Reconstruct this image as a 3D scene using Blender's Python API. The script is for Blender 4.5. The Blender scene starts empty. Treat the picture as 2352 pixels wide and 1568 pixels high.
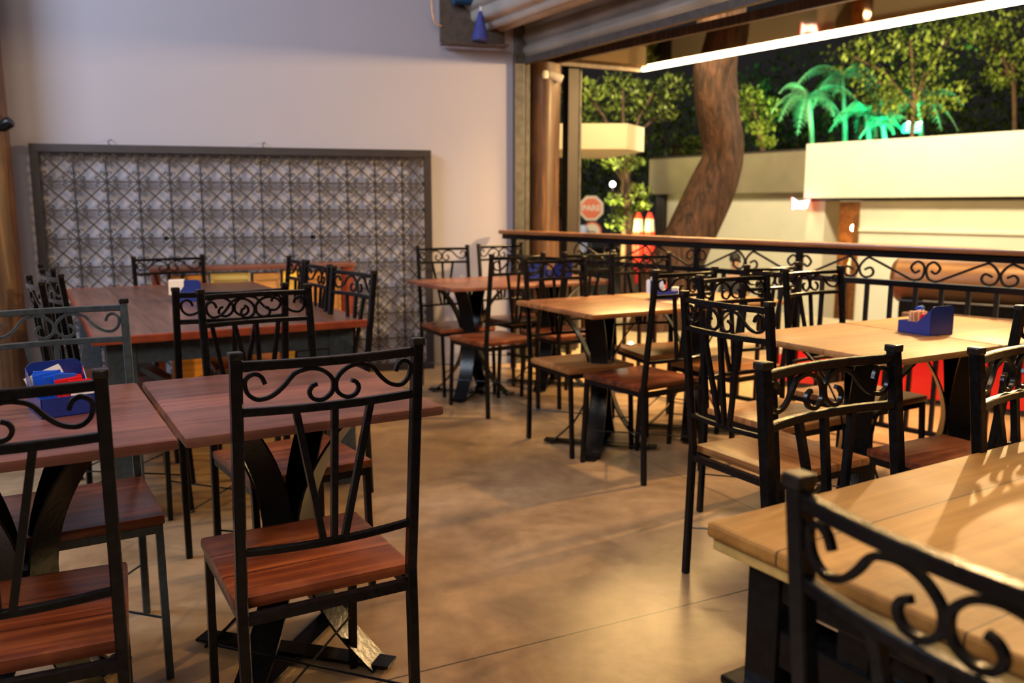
import bpy, bmesh, math, random
from mathutils import Vector, Matrix
R = math.radians
rnd = random.Random(7)
S = bpy.context.scene
COL = S.collection

# ------------------------------------------------------------------ camera, world, light, exposure
F, CX, CY, PITCH, CAMH = 1978.76, 1176.0, 784.0, 0.1561, 1.2603
cd = bpy.data.cameras.new('camera'); cam = bpy.data.objects.new('camera', cd); COL.objects.link(cam)
cam.location = (0, 0, CAMH); cam.rotation_euler = (R(90) - PITCH, 0, 0)
cd.sensor_width = 36; cd.lens = F / 2352 * 36; cd.clip_start = 0.05; cd.clip_end = 200
cd.dof.use_dof = True; cd.dof.focus_distance = 2.0; cd.dof.aperture_fstop = 3.6
S.camera = cam
S.view_settings.view_transform = 'Standard'; S.view_settings.look = 'None'
S.view_settings.gamma = 1; S.view_settings.exposure = 1.1; S.view_settings.use_curve_mapping = False
w = bpy.data.worlds.new('night'); S.world = w; w.use_nodes = True
w.node_tree.nodes['Background'].inputs[0].default_value = (.36, .33, .32, 1)
w.node_tree.nodes['Background'].inputs[1].default_value = 0.02

def area(name, loc, target, sx, sy, power, color, spread=180):
    l = bpy.data.lights.new(name, 'AREA'); l.shape = 'RECTANGLE'; l.size = sx; l.size_y = sy
    l.energy = power; l.color = color; l.spread = R(spread)
    o = bpy.data.objects.new(name, l); COL.objects.link(o); o.location = loc
    o.rotation_euler = (Vector(target) - Vector(loc)).to_track_quat('-Z', 'Y').to_euler(); return o
def spot(name, loc, target, power, color, ang=60, blend=.6, size=.1):
    l = bpy.data.lights.new(name, 'SPOT'); l.energy = power; l.color = color; l.spot_size = R(ang); l.spot_blend = blend
    l.shadow_soft_size = size
    o = bpy.data.objects.new(name, l); COL.objects.link(o); o.location = loc
    o.rotation_euler = (Vector(target) - Vector(loc)).to_track_quat('-Z', 'Y').to_euler(); return o
WARM = (1.0, .62, .27); COOL = (.72, .82, 1.0); CREAM = (1, .85, .55)
area('ceiling_light_left', (-4.0, 2.4, 3.8), (-1.9, 5.2, 1.2), 2.2, 1.2, 98, COOL)
area('ceiling_light_rear', (-.8, -1.6, 3.6), (-.6, 3.4, 0), 2.4, 1.4, 62, (1, .84, .70))
area('ceiling_light_mid', (.2, 2.6, 4.0), (.2, 2.6, 0), 1.0, 1.0, 30, (1, .66, .42))
# street floodlights of the building across the road and of the facade, plus added fill lights
_dir = Vector((1.80, -2.54, 0)).normalized(); _z = Vector((.55, .25, 1)); _z = (_z - _dir * _z.dot(_dir)).normalized()
_l = area('led_tube_light', (0, 0, 0), (0, 0, -1), 5.8, .03, 110, (1, .60, .21)); _y = _z.cross(_dir)
_l.matrix_world = Matrix.Translation(Vector((1.13, 7.70, 2.400)) + _dir * 2.95) @ Matrix((_dir, _y, _z)).transposed().to_4x4()
area('floor_fill_light', (1.15, 6.55, 2.36), (.85, 6.1, 0), 1.2, .15, 38, (1, .62, .22), 120)  # added fill that brightens the floor by the railing, not a known fixture
area('awning_floodlight', (2.95, 5.05, 2.33), (-.6, 6.0, .6), .10, .10, 82, WARM)
area('street_floodlight', (3.6, 8.4, 4.6), (6.0, 11.6, .8), 1.6, .5, 185, CREAM)
area('street_floodlight_far', (2.2, 12.0, 5.0), (4.6, 17.0, .8), 1.6, .5, 170, CREAM)
spot('sign_fill_light', (.9, 15.5, 3.6), (1.95, 22, 1.0), 260, (1, .85, .6), 50)  # added fill, only there to brighten the road signs
spot('palm_floodlight', (7.7, 17.6, 1.9), (8.0, 20.3, 4.4), 900, (.02, 1, .42), 80)
spot('tree_floodlight', (1.1, 12.2, .2), (2.1, 15.2, 3.7), 420, (1, .95, .35), 85)
spot('tree_floodlight_mid', (5.0, 19.0, 2.5), (6.4, 21.2, 4.9), 330, (1, .95, .35), 90)
spot('tree_floodlight_right', (7.6, 13.4, 2.4), (9.2, 19.0, 5.6), 1000, (1, .85, .35), 110)
spot('cart_floodlight', (2.9, 3.5, 2.9), (2.75, 5.3, .2), 55, (1, .82, .6), 80)

# ------------------------------------------------------------------ helpers
def PX(px, py, Y):
    a = (px - CX) / F; b = (py - CY) / F
    c, s = math.cos(PITCH), math.sin(PITCH)
    k = Y / (c - b * s)
    return Vector((a * k, Y, CAMH + (-s - b * c) * k))
def mesh(name, bm, mat, parent=None, smooth=False, loc=None, rotz=0):
    me = bpy.data.meshes.new(name); bmesh.ops.recalc_face_normals(bm, faces=bm.faces[:]); bm.to_mesh(me); bm.free()
    for m in (mat if isinstance(mat, (list, tuple)) else [mat]): me.materials.append(m)
    if smooth:
        for p in me.polygons: p.use_smooth = True
        try: me.set_sharp_from_angle(angle=R(38))
        except Exception: pass
    o = bpy.data.objects.new(name, me); COL.objects.link(o)
    if parent: o.parent = parent
    if loc is not None: o.location = loc; o.rotation_euler = (0, 0, rotz)
    return o
def empty(name, loc=(0, 0, 0), rotz=0):
    o = bpy.data.objects.new(name, None); COL.objects.link(o); o.location = loc; o.rotation_euler = (0, 0, rotz)
    o.empty_display_size = .1; return o
def tag(o, label, cat, group=None, kind=None):
    o['label'] = label; o['category'] = cat
    if group: o['group'] = group
    if kind: o['kind'] = kind
    return o
def struct(o, label=None):
    o['kind'] = 'structure'
    if label: o['label'] = label
    return o
def copy_tree(o, parent=None):
    c = o.copy(); COL.objects.link(c)
    if parent: c.parent = parent
    for ch in [x for x in o.children]: copy_tree(ch, c)
    return c
def box(bm, c, s, bev=0, rot=None, mi=0):
    g = bmesh.ops.create_cube(bm, size=1)
    M = Matrix.Translation(c) @ (rot if rot is not None else Matrix()) @ Matrix.Diagonal((s[0], s[1], s[2], 1))
    bmesh.ops.transform(bm, matrix=M, verts=g['verts'])
    fs = list({f for v in g['verts'] for f in v.link_faces})
    for f in fs: f.material_index = mi
    if bev:
        es = list({e for v in g['verts'] for e in v.link_edges})
        bmesh.ops.bevel(bm, geom=es, offset=bev, segments=2, affect='EDGES', profile=.6)
def sweep(bm, pts, w, h=None, up=(0, 0, 1), n=4, taper=None, closed_ends=True):
    """square (n=4, w across, h along up) or round section along a polyline"""
    pts = [Vector(p) for p in pts]; h = w if h is None else h; up = Vector(up); rings = []
    for i, p in enumerate(pts):
        t = (pts[min(i + 1, len(pts) - 1)] - pts[max(i - 1, 0)]).normalized()
        u = up - t * up.dot(t)
        if u.length < 1e-4: u = Vector((1, 0, 0)) - t * t.x
        u.normalize(); s = t.cross(u)
        k = taper[i] if taper else 1
        if n == 4: cs = [(-.5, -.5), (.5, -.5), (.5, .5), (-.5, .5)]
        else: cs = [(.5 * math.cos(2 * math.pi * j / n), .5 * math.sin(2 * math.pi * j / n)) for j in range(n)]
        rings.append([bm.verts.new(p + s * (a * w * k) + u * (b * h * k)) for a, b in cs])
    for r0, r1 in zip(rings, rings[1:]):
        for j in range(len(r0)):
            bm.faces.new((r0[j], r0[(j + 1) % len(r0)], r1[(j + 1) % len(r0)], r1[j]))
    if closed_ends:
        bm.faces.new(rings[0][::-1]); bm.faces.new(rings[-1])
def lathe(bm, prof, c=(0, 0, 0), n=24, M=None):
    rings = []
    for r, z in prof:
        rings.append([bm.verts.new(Vector((r * math.cos(2 * math.pi * j / n), r * math.sin(2 * math.pi * j / n), z))) for j in range(n)])
    for a, b in zip(rings, rings[1:]):
        for j in range(n): bm.faces.new((a[j], a[(j + 1) % n], b[(j + 1) % n], b[j]))
    bm.faces.new(rings[0][::-1]); bm.faces.new(rings[-1])
    vs = [v for r in rings for v in r]
    bmesh.ops.transform(bm, matrix=Matrix.Translation(c) @ (M if M is not None else Matrix()), verts=vs)
def spline(pts, n=5):
    P = [Vector(p) for p in pts]; out = []
    for i in range(len(P) - 1):
        a = P[i - 1] if i else P[0] * 2 - P[1]; b, c = P[i], P[i + 1]
        d = P[i + 2] if i + 2 < len(P) else c * 2 - b
        for k in range(n):
            t = k / n
            out.append(.5 * ((2 * b) + (c - a) * t + (2 * a - 5 * b + 4 * c - d) * t * t + (3 * b - a - 3 * c + d) * t ** 3))
    out.append(P[-1]); return out
def prism(bm, outline, z0, z1, M=None):
    a = [bm.verts.new(Vector((x, y, z0))) for x, y in outline]; b = [bm.verts.new(Vector((x, y, z1))) for x, y in outline]
    n = len(a)
    for j in range(n): bm.faces.new((a[j], a[(j + 1) % n], b[(j + 1) % n], b[j]))
    bm.faces.new(a[::-1]); bm.faces.new(b)
    if M is not None: bmesh.ops.transform(bm, matrix=M, verts=a + b)
def NB(): return bmesh.new()
def RZ(a): return Matrix.Rotation(a, 4, 'Z')

# ------------------------------------------------------------------ materials
def new_mat(name):
    m = bpy.data.materials.new(name); m.use_nodes = True; nt = m.node_tree; b = nt.nodes['Principled BSDF']; return m, nt, b
def N(nt, t, **kw):
    n = nt.nodes.new(t)
    for k, v in kw.items():
        if k in n.inputs: n.inputs[k].default_value = v
        else: setattr(n, k, v)
    return n
def plain(name, col, rough=.5, metal=0, var=.12, scale=12, bump=0, spec=.5, emis=None, coat=0, **kw):
    m, nt, b = new_mat(name)
    tc = N(nt, 'ShaderNodeTexCoord'); no = N(nt, 'ShaderNodeTexNoise', Scale=scale, Detail=5.0)
    nt.links.new(tc.outputs['Object'], no.inputs['Vector'])
    cr = N(nt, 'ShaderNodeValToRGB'); e = cr.color_ramp.elements
    e[0].position = .3; e[1].position = .72
    e[0].color = tuple(c * (1 - var) for c in col) + (1,); e[1].color = tuple(min(1, c * (1 + var)) for c in col) + (1,)
    nt.links.new(no.outputs['Fac'], cr.inputs['Fac']); nt.links.new(cr.outputs['Color'], b.inputs['Base Color'])
    b.inputs['Roughness'].default_value = rough; b.inputs['Metallic'].default_value = metal
    b.inputs['Specular IOR Level'].default_value = spec; b.inputs['Coat Weight'].default_value = coat
    if bump:
        bp = N(nt, 'ShaderNodeBump', Strength=bump, Distance=.01); nt.links.new(no.outputs['Fac'], bp.inputs['Height'])
        nt.links.new(bp.outputs['Normal'], b.inputs['Normal'])
    if emis:
        b.inputs['Emission Color'].default_value = tuple(emis[0]) + (1,); b.inputs['Emission Strength'].default_value = emis[1]
    return m
def wood(name, c_dark, c_mid, c_light, plank=.12, smudge=0, rough=.35, worn=.35, along='x', gap=.012, var=.35, coat=.15):
    m, nt, b = new_mat(name); L = nt.links
    tc = N(nt, 'ShaderNodeTexCoord'); oi = N(nt, 'ShaderNodeObjectInfo')
    mp = N(nt, 'ShaderNodeMapping')
    if along == 'y': mp.inputs['Rotation'].default_value = (0, 0, R(90))
    if along == 'z': mp.inputs['Rotation'].default_value = (0, R(90), 0)
    off = N(nt, 'ShaderNodeVectorMath', operation='SCALE'); off.inputs[3].default_value = 3.7
    cmb = N(nt, 'ShaderNodeCombineXYZ')
    L.new(oi.outputs['Random'], cmb.inputs[0]); L.new(oi.outputs['Random'], cmb.inputs[2])
    L.new(cmb.outputs[0], off.inputs[0])
    L.new(tc.outputs['Object'], mp.inputs['Vector'])
    sep = N(nt, 'ShaderNodeSeparateXYZ'); L.new(mp.outputs[0], sep.inputs[0])
    # plank index and seam
    dv = N(nt, 'ShaderNodeMath', operation='DIVIDE'); L.new(sep.outputs['Y'], dv.inputs[0]); dv.inputs[1].default_value = plank
    ad = N(nt, 'ShaderNodeMath', operation='ADD'); L.new(dv.outputs[0], ad.inputs[0]); ad.inputs[1].default_value = .5
    fl = N(nt, 'ShaderNodeMath', operation='FLOOR'); L.new(ad.outputs[0], fl.inputs[0])
    fr = N(nt, 'ShaderNodeMath', operation='FRACT'); L.new(ad.outputs[0], fr.inputs[0])
    wn = N(nt, 'ShaderNodeTexWhiteNoise', noise_dimensions='2D')
    c2 = N(nt, 'ShaderNodeCombineXYZ'); L.new(fl.outputs[0], c2.inputs[0]); L.new(oi.outputs['Random'], c2.inputs[1]); L.new(c2.outputs[0], wn.inputs['Vector'])
    va = N(nt, 'ShaderNodeVectorMath', operation='ADD'); L.new(mp.outputs[0], va.inputs[0]); L.new(off.outputs[0], va.inputs[1])
    vs = N(nt, 'ShaderNodeVectorMath', operation='MULTIPLY'); L.new(va.outputs[0], vs.inputs[0]); vs.inputs[1].default_value = (2.2, 38, 38)
    c3 = N(nt, 'ShaderNodeVectorMath', operation='ADD'); L.new(vs.outputs[0], c3.inputs[0]); L.new(c2.outputs[0], c3.inputs[1])
    g = N(nt, 'ShaderNodeTexNoise', Scale=1.0, Detail=6.0, Distortion=.6); L.new(c3.outputs[0], g.inputs['Vector'])
    cr = N(nt, 'ShaderNodeValToRGB'); e = cr.color_ramp.elements; e[0].position = .30; e[1].position = .72
    e[0].color = tuple(c_dark) + (1,); e[1].color = tuple(c_light) + (1,)
    k = e.new(.52); k.color = tuple(c_mid) + (1,)
    L.new(g.outputs['Fac'], cr.inputs['Fac'])
    # tone per plank
    hs = N(nt, 'ShaderNodeHueSaturation'); L.new(cr.outputs['Color'], hs.inputs['Color'])
    mr = N(nt, 'ShaderNodeMapRange'); mr.inputs['To Min'].default_value = 1 - var; mr.inputs['To Max'].default_value = 1 + var * .6
    L.new(wn.outputs['Value'], mr.inputs['Value']); L.new(mr.outputs[0], hs.inputs['Value'])
    # worn blotches
    wo = N(nt, 'ShaderNodeTexNoise', Scale=4.5, Detail=4.0); L.new(va.outputs[0], wo.inputs['Vector'])
    wr = N(nt, 'ShaderNodeValToRGB'); q = wr.color_ramp.elements; q[0].position = .5; q[1].position = .68
    q[0].color = (0, 0, 0, 1); q[1].color = (worn, worn, worn, 1); L.new(wo.outputs['Fac'], wr.inputs['Fac'])
    mx = N(nt, 'ShaderNodeMix', data_type='RGBA'); L.new(wr.outputs['Color'], mx.inputs['Factor']); L.new(hs.outputs['Color'], mx.inputs[6])
    mx.inputs[7].default_value = tuple(min(1, c * 1.35) for c in c_light) + (1,)
    if smudge:
        sn = N(nt, 'ShaderNodeTexNoise', Scale=3.1, Detail=5.0, Roughness=.6); L.new(va.outputs[0], sn.inputs['Vector'])
        sr = N(nt, 'ShaderNodeValToRGB'); z = sr.color_ramp.elements; z[0].position = .50; z[1].position = .66
        z[0].color = (0, 0, 0, 1); z[1].color = (smudge, smudge, smudge, 1); L.new(sn.outputs['Fac'], sr.inputs['Fac'])
        m3 = N(nt, 'ShaderNodeMix', data_type='RGBA'); L.new(sr.outputs['Color'], m3.inputs['Factor']); L.new(mx.outputs[2], m3.inputs[6])
        m3.inputs[7].default_value = tuple(c * .40 for c in c_dark) + (1,); mx = m3
    # seam
    pp = N(nt, 'ShaderNodeMath', operation='PINGPONG'); L.new(fr.outputs[0], pp.inputs[0]); pp.inputs[1].default_value = .5
    lt = N(nt, 'ShaderNodeMath', operation='LESS_THAN'); L.new(pp.outputs[0], lt.inputs[0]); lt.inputs[1].default_value = gap
    m2 = N(nt, 'ShaderNodeMix', data_type='RGBA'); L.new(lt.outputs[0], m2.inputs['Factor']); L.new(mx.outputs[2], m2.inputs[6])
    m2.inputs[7].default_value = tuple(c * .25 for c in c_dark) + (1,)
    L.new(m2.outputs[2], b.inputs['Base Color'])
    rr = N(nt, 'ShaderNodeMapRange'); rr.inputs['To Min'].default_value = rough * .75; rr.inputs['To Max'].default_value = rough * 1.4
    L.new(wo.outputs['Fac'], rr.inputs['Value']); L.new(rr.outputs[0], b.inputs['Roughness'])
    b.inputs['Coat Weight'].default_value = coat; b.inputs['Coat Roughness'].default_value = .25
    bp = N(nt, 'ShaderNodeBump', Strength=.18, Distance=.003); L.new(g.outputs['Fac'], bp.inputs['Height']); L.new(bp.outputs[0], b.inputs['Normal'])
    return m
M_seat = wood('mahogany_seat_wood', (.060, .012, .006), (.145, .033, .011), (.27, .078, .025), plank=.13, smudge=.6, rough=.30, worn=.5)
M_seat_h = wood('honey_seat_wood', (.18, .065, .017), (.30, .120, .034), (.42, .19, .065), plank=.11, smudge=.3, rough=.33, worn=.4)
M_top_r = wood('mahogany_table_wood', (.115, .036, .025), (.150, .052, .034), (.20, .080, .048), plank=.15, smudge=.5, rough=.34, worn=.45, gap=.008)
M_top_dk = wood('dark_brown_table_wood', (.070, .030, .020), (.105, .047, .030), (.15, .070, .045), plank=.22, rough=.32, worn=.25, gap=.006, along='y')
M_top_e = plain('red_table_edge', (.20, .040, .018), .3, var=.3)
M_top_h = wood('honey_table_wood', (.22, .092, .024), (.29, .130, .037), (.36, .175, .056), plank=.17, smudge=.35, coat=.0, rough=.48, worn=.3, gap=.006)
M_top_o = wood('orange_table_wood', (.16, .050, .015), (.25, .090, .028), (.40, .17, .06), plank=.16, smudge=.5, rough=.32, worn=.35, gap=.006)
M_big = wood('worn_oak_board', (.23, .098, .015), (.31, .140, .024), (.38, .19, .040), plank=.275, smudge=.75, rough=.50, coat=.0, worn=.35, gap=.006, var=.14)
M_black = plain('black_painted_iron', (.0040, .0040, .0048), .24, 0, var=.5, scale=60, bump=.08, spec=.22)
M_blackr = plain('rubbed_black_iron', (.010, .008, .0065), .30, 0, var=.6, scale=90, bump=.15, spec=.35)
M_slate = plain('slate_iron_and_sheen', (.050, .070, .090), .32, .3, var=.25, scale=50, bump=.1)  # slate of the dark table's iron; on one chair a painted-in bluish sheen
M_rail = wood('handrail_wood', (.09, .030, .009), (.19, .070, .020), (.30, .125, .04), plank=.5, rough=.3, worn=.3, gap=0)
M_grille = plain('dark_grille_iron', (.018, .0135, .011), .55, 0, var=.4, scale=40)
M_frame = plain('grille_frame_paint', (.017, .013, .0155), .45, 0, var=.2)
M_log = wood('log_column_wood', (.018, .007, .0035), (.042, .016, .006), (.11, .048, .015), plank=5, rough=.5, worn=.3, along='z', gap=0)
M_steel = plain('galvanised_steel', (.085, .085, .082), .45, .5, var=.3, scale=18)
M_steeld = plain('dark_steel', (.075, .060, .052), .5, .3, var=.3, scale=20)
M_slat = plain('shutter_slats', (.42, .40, .38), .42, .3, var=.18, scale=3)
M_blue = plain('blue_plastic', (.010, .028, .20), .28, 0, var=.12, spec=.6)
M_blue2 = plain('bright_blue_foil', (.010, .09, .62), .3, .1, var=.25)
M_red2 = plain('red_foil', (.62, .010, .015), .3, .05, var=.25)
M_paper = plain('white_paper', (.80, .78, .76), .7, var=.05)
M_beige = plain('beige_paper', (.72, .42, .25), .6, var=.2, scale=60)
M_ink = plain('black_ink', (.01, .01, .01), .6)
M_white = plain('white_plastic', (.75, .74, .70), .35, var=.05)
M_green = plain('green_foil', (.10, .45, .15), .35, var=.2)
M_cyan = plain('motor_blue_paint', (.010, .075, .20), .4, var=.2)
M_navy = plain('blue_cloth', (.03, .045, .25), .7, var=.3)
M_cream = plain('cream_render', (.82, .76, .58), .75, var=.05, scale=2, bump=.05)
M_creamd = plain('dark_beige_cladding', (.30, .25, .16), .30, var=.1, scale=3)  # darker beige of the cladding band
M_bark = None

def mat_wall():
    m, nt, b = new_mat('painted_wall'); L = nt.links
    tc = N(nt, 'ShaderNodeTexCoord'); n1 = N(nt, 'ShaderNodeTexNoise', Scale=1.2, Detail=4.0); L.new(tc.outputs['Object'], n1.inputs['Vector'])
    cr = N(nt, 'ShaderNodeValToRGB'); e = cr.color_ramp.elements; e[0].color = (.305, .300, .355, 1); e[1].color = (.345, .34, .395, 1)
    L.new(n1.outputs['Fac'], cr.inputs['Fac']); L.new(cr.outputs[0], b.inputs['Base Color']); b.inputs['Roughness'].default_value = .8
    n2 = N(nt, 'ShaderNodeTexNoise', Scale=120.0, Detail=3.0); L.new(tc.outputs['Object'], n2.inputs['Vector'])
    bp = N(nt, 'ShaderNodeBump', Strength=.12, Distance=.004); L.new(n2.outputs['Fac'], bp.inputs['Height']); L.new(bp.outputs[0], b.inputs['Normal'])
    return m
def mat_floor():
    m, nt, b = new_mat('polished_concrete_floor'); L = nt.links
    tc = N(nt, 'ShaderNodeTexCoord'); n1 = N(nt, 'ShaderNodeTexNoise', Scale=2.6, Detail=10.0, Roughness=.68, Distortion=.4); L.new(tc.outputs['Object'], n1.inputs['Vector'])
    cr = N(nt, 'ShaderNodeValToRGB'); e = cr.color_ramp.elements; e[0].position = .30; e[1].position = .70
    e[0].color = (.155, .098, .053, 1); e[1].color = (.36, .25, .145, 1); k = e.new(.5); k.color = (.265, .175, .098, 1)
    L.new(n1.outputs['Fac'], cr.inputs['Fac'])
    n3 = N(nt, 'ShaderNodeTexNoise', Scale=14.0, Detail=6.0); L.new(tc.outputs['Object'], n3.inputs['Vector'])
    ov = N(nt, 'ShaderNodeMix', data_type='RGBA', blend_type='OVERLAY'); ov.inputs['Factor'].default_value = .30
    L.new(cr.outputs[0], ov.inputs[6]); L.new(n3.outputs['Fac'], ov.inputs[7])
    # saw-cut joints of the slab, one family runs under the near tables
    mp = N(nt, 'ShaderNodeMapping'); mp.inputs['Rotation'].default_value = (0, 0, R(-26.3)); L.new(tc.outputs['Object'], mp.inputs['Vector'])
    sp = N(nt, 'ShaderNodeSeparateXYZ'); L.new(mp.outputs[0], sp.inputs[0])
    outs = []
    for ax, offv, per in (('Y', -2.072, 3.1), ('X', 3.75, 6.2)):
        a = N(nt, 'ShaderNodeMath', operation='ADD'); L.new(sp.outputs[ax], a.inputs[0]); a.inputs[1].default_value = offv + per * 10
        mo = N(nt, 'ShaderNodeMath', operation='MODULO'); L.new(a.outputs[0], mo.inputs[0]); mo.inputs[1].default_value = per
        l = N(nt, 'ShaderNodeMath', operation='LESS_THAN'); L.new(mo.outputs[0], l.inputs[0]); l.inputs[1].default_value = .006; outs.append(l)
    mxx = N(nt, 'ShaderNodeMath', operation='MAXIMUM'); L.new(outs[0].outputs[0], mxx.inputs[0]); L.new(outs[1].outputs[0], mxx.inputs[1])
    m2 = N(nt, 'ShaderNodeMix', data_type='RGBA'); L.new(mxx.outputs[0], m2.inputs['Factor']); L.new(ov.outputs[2], m2.inputs[6]); m2.inputs[7].default_value = (.04, .028, .018, 1)
    L.new(m2.outputs[2], b.inputs['Base Color'])
    rr = N(nt, 'ShaderNodeMapRange'); rr.inputs['To Min'].default_value = .26; rr.inputs['To Max'].default_value = .36; L.new(n1.outputs['Fac'], rr.inputs['Value']); L.new(rr.outputs[0], b.inputs['Roughness'])
    bp = N(nt, 'ShaderNodeBump', Strength=.08, Distance=.01); L.new(n3.outputs['Fac'], bp.inputs['Height']); L.new(bp.outputs[0], b.inputs['Normal'])
    return m
def mat_leaf(name, a, b_, tr=.25):
    m, nt, b = new_mat(name); L = nt.links
    tc = N(nt, 'ShaderNodeTexCoord'); n1 = N(nt, 'ShaderNodeTexNoise', Scale=1.4, Detail=3.0); L.new(tc.outputs['Object'], n1.inputs['Vector'])
    cr = N(nt, 'ShaderNodeValToRGB'); e = cr.color_ramp.elements; e[0].position = .35; e[1].position = .65; e[0].color = tuple(a) + (1,); e[1].color = tuple(b_) + (1,)
    L.new(n1.outputs['Fac'], cr.inputs['Fac']); L.new(cr.outputs[0], b.inputs['Base Color']); b.inputs['Roughness'].default_value = .5
    return m
M_wall = mat_wall(); M_floor = mat_floor()
M_leaf = mat_leaf('tree_leaves', (.02, .035, .008), (.20, .25, .04)); M_leafd = mat_leaf('dark_tree_leaves', (.020, .035, .012), (.07, .11, .03))
M_palm = mat_leaf('teal_lit_palm_leaves', (.06, .16, .10), (.16, .42, .26))  # teal of the floodlight is also put into the leaf and trunk colour

# ------------------------------------------------------------------ the setting
WY = lambda x: 6.00 + .2811 * (x + 3.249)          # room side of the back wall
def wallbox(name, x0, x1, z0, z1, y0, y1, mat, label=None):
    bm = NB(); c = Vector((0, 0, 0)); box(bm, ((x0 + x1) / 2, (y0 + y1) / 2, (z0 + z1) / 2), (x1 - x0, y1 - y0, z1 - z0))
    o = mesh(name, bm, mat); return struct(o, label)
bm = NB()
prism(bm, [(-7, -3), (5.2, -3), (5.2, 3.0), (3.9, 5.3), (2.4, 7.9), (.02, 6.95), (.02, WY(.02) + .2), (-7, WY(-7) + .2)], -.12, 0)
struct(mesh('floor', bm, M_floor), 'polished beige concrete floor')
ANG = R(15.7); wdir = Vector((math.cos(ANG), math.sin(ANG), 0)); wn = Vector((-math.sin(ANG), math.cos(ANG), 0))
bm = NB(); p0 = Vector((-3.60, WY(-3.60), 0)); p1 = Vector((.02, WY(.02), 0))
prism(bm, [tuple(p0.xy), tuple(p1.xy), tuple((p1 + wn * .2).xy), tuple((p0 + wn * .2).xy)], 0, 4.3)
struct(mesh('wall_back', bm, M_wall), 'pale mauve painted wall')
bm = NB(); q0 = p0.copy(); q1 = p0 + Vector((-3.2, -4.6, 0))
prism(bm, [tuple(q0.xy), tuple((q0 + Vector((-.16, .1, 0))).xy), tuple((q1 + Vector((-.16, .1, 0))).xy), tuple(q1.xy)], 0, 4.3)
struct(mesh('wall_left', bm, M_wall))
bm = NB(); prism(bm, [(-7, -3), (3.9, -3), (3.9, .8), (.02, 7.05), (-7, 5.2)], 4.3, 4.45)
struct(mesh('ceiling', bm, plain('ceiling_paint', (.35, .33, .32), .8)))
# steel guide channel at the end of the wall
bm = NB(); fd = Vector((math.sin(R(30.8)), -math.cos(R(30.8)), 0)); fn = Vector((fd.y, -fd.x, 0)) * -1
def Fp(s, off=0, z=0): return Vector((.045, 7.02, 0)) + fd * s + fn * off + Vector((0, 0, z))
box(bm, (.050, 6.93, 1.7), (.075, .10, 3.4), .004, RZ(ANG)); box(bm, (.115, 6.99, 1.7), (.035, .06, 3.4), .002, RZ(ANG), 0)
struct(mesh('trim_1', bm, M_steel), 'grey steel shutter guide channel')
bm = NB(); box(bm, (.020, 6.885, 1.2), (.012, .05, 2.4), .002, RZ(ANG)); struct(mesh('trim_2', bm, M_steeld))

# shutter: curtain + roll
sh = empty('rolling_shutter', tuple(Fp(0, 0, 0)))
tag(sh, 'grey corrugated rolling shutter coiled above the wide street opening', 'shutter')
def shutter_mesh():
    bm = NB(); rows = []; zz = 2.39; npl = 3
    prof = []
    for k in range(npl):
        for t in range(8):
            a = t / 8; prof.append((.034 * math.sin(a * math.pi), zz + (k + a) * .10))
    prof.append((0, zz + npl * .10))
    for o, z in prof: rows.append([bm.verts.new(Fp(s, -o, z) - Vector(sh.location)) for s in (-.02, 7.2)])
    for a, b in zip(rows, rows[1:]): bm.faces.new((a[0], a[1], b[1], b[0]))
    g = bmesh.ops.solidify(bm, geom=bm.faces[:], thickness=.006)
    return bm
mesh('curtain', shutter_mesh(), M_slat, sh, True)
bm = NB(); rings = []
for i in range(2):
    s = (-.12, 7.2)[i]; ring = []
    for j in range(64):
        a = 2 * math.pi * j / 64; r = .205 + .034 * abs(math.sin(a * 6))
        ring.append(bm.verts.new(Fp(s, -.25 + r * math.cos(a), 2.80 + r * math.sin(a)) - Vector(sh.location)))
    rings.append(ring)
for j in range(64): bm.faces.new((rings[0][j], rings[0][(j + 1) % 64], rings[1][(j + 1) % 64], rings[1][j]))
bm.faces.new(rings[0]); bm.faces.new(rings[1][::-1]); mesh('shutter_roll', bm, M_slat, sh, True)
bm = NB(); sweep(bm, [Fp(-.02, -.0, 2.365) - Vector(sh.location), Fp(7.2, 0, 2.365) - Vector(sh.location)], .045, .05); mesh('bottom_bar', bm, M_steeld, sh)

# motor bracket on the wall beside the roll
mb = empty('shutter_motor', (-.25, WY(-.25) - .16, 2.45), ANG)
tag(mb, 'shutter motor in a brown steel bracket high on the pale wall', 'motor')
bm = NB(); box(bm, (-.02, .11, .42), (.50, .02, .80), .003); box(bm, (-.02, .04, .0), (.50, .14, .012)); mesh('bracket_plate', bm, M_steeld, mb)
bm = NB(); lathe(bm, [(.06, -.10), (.085, -.09), (.085, .09), (.06, .10)], (-.09, .02, .36), 20, Matrix.Rotation(R(90), 4, 'Y')); mesh('motor_body', bm, M_cyan, mb, True)
bm = NB(); lathe(bm, [(.050, 0), (.062, .01), (.062, .03), (.03, .04)], (.14, -.06, .36), 24, Matrix.Rotation(R(90), 4, 'X')); mesh('drive_wheel', bm, M_cyan, mb, True)
bm = NB(); lathe(bm, [(.034, 0), (.045, .004), (.02, .012)], (.14, -.10, .36), 20, Matrix.Rotation(R(90), 4, 'X')); mesh('dial', bm, M_white, mb, True)
bm = NB(); lathe(bm, [(.012, .22), (.028, .16), (.055, .06), (.062, .015)], (.0, -.06, 0), 16); mesh('blue_bag', bm, M_navy, mb, True)
bm = NB()
for k in range(4): sweep(bm, spline([(-.02 + k * .012, -.06, .42), (.0 + k * .01, -.09, .34), (-.005 + k * .008, -.07, .27), (0, -.06, .21)]), .006, n=6)
mesh('cable_bundle', bm, M_white, mb, True)
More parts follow.
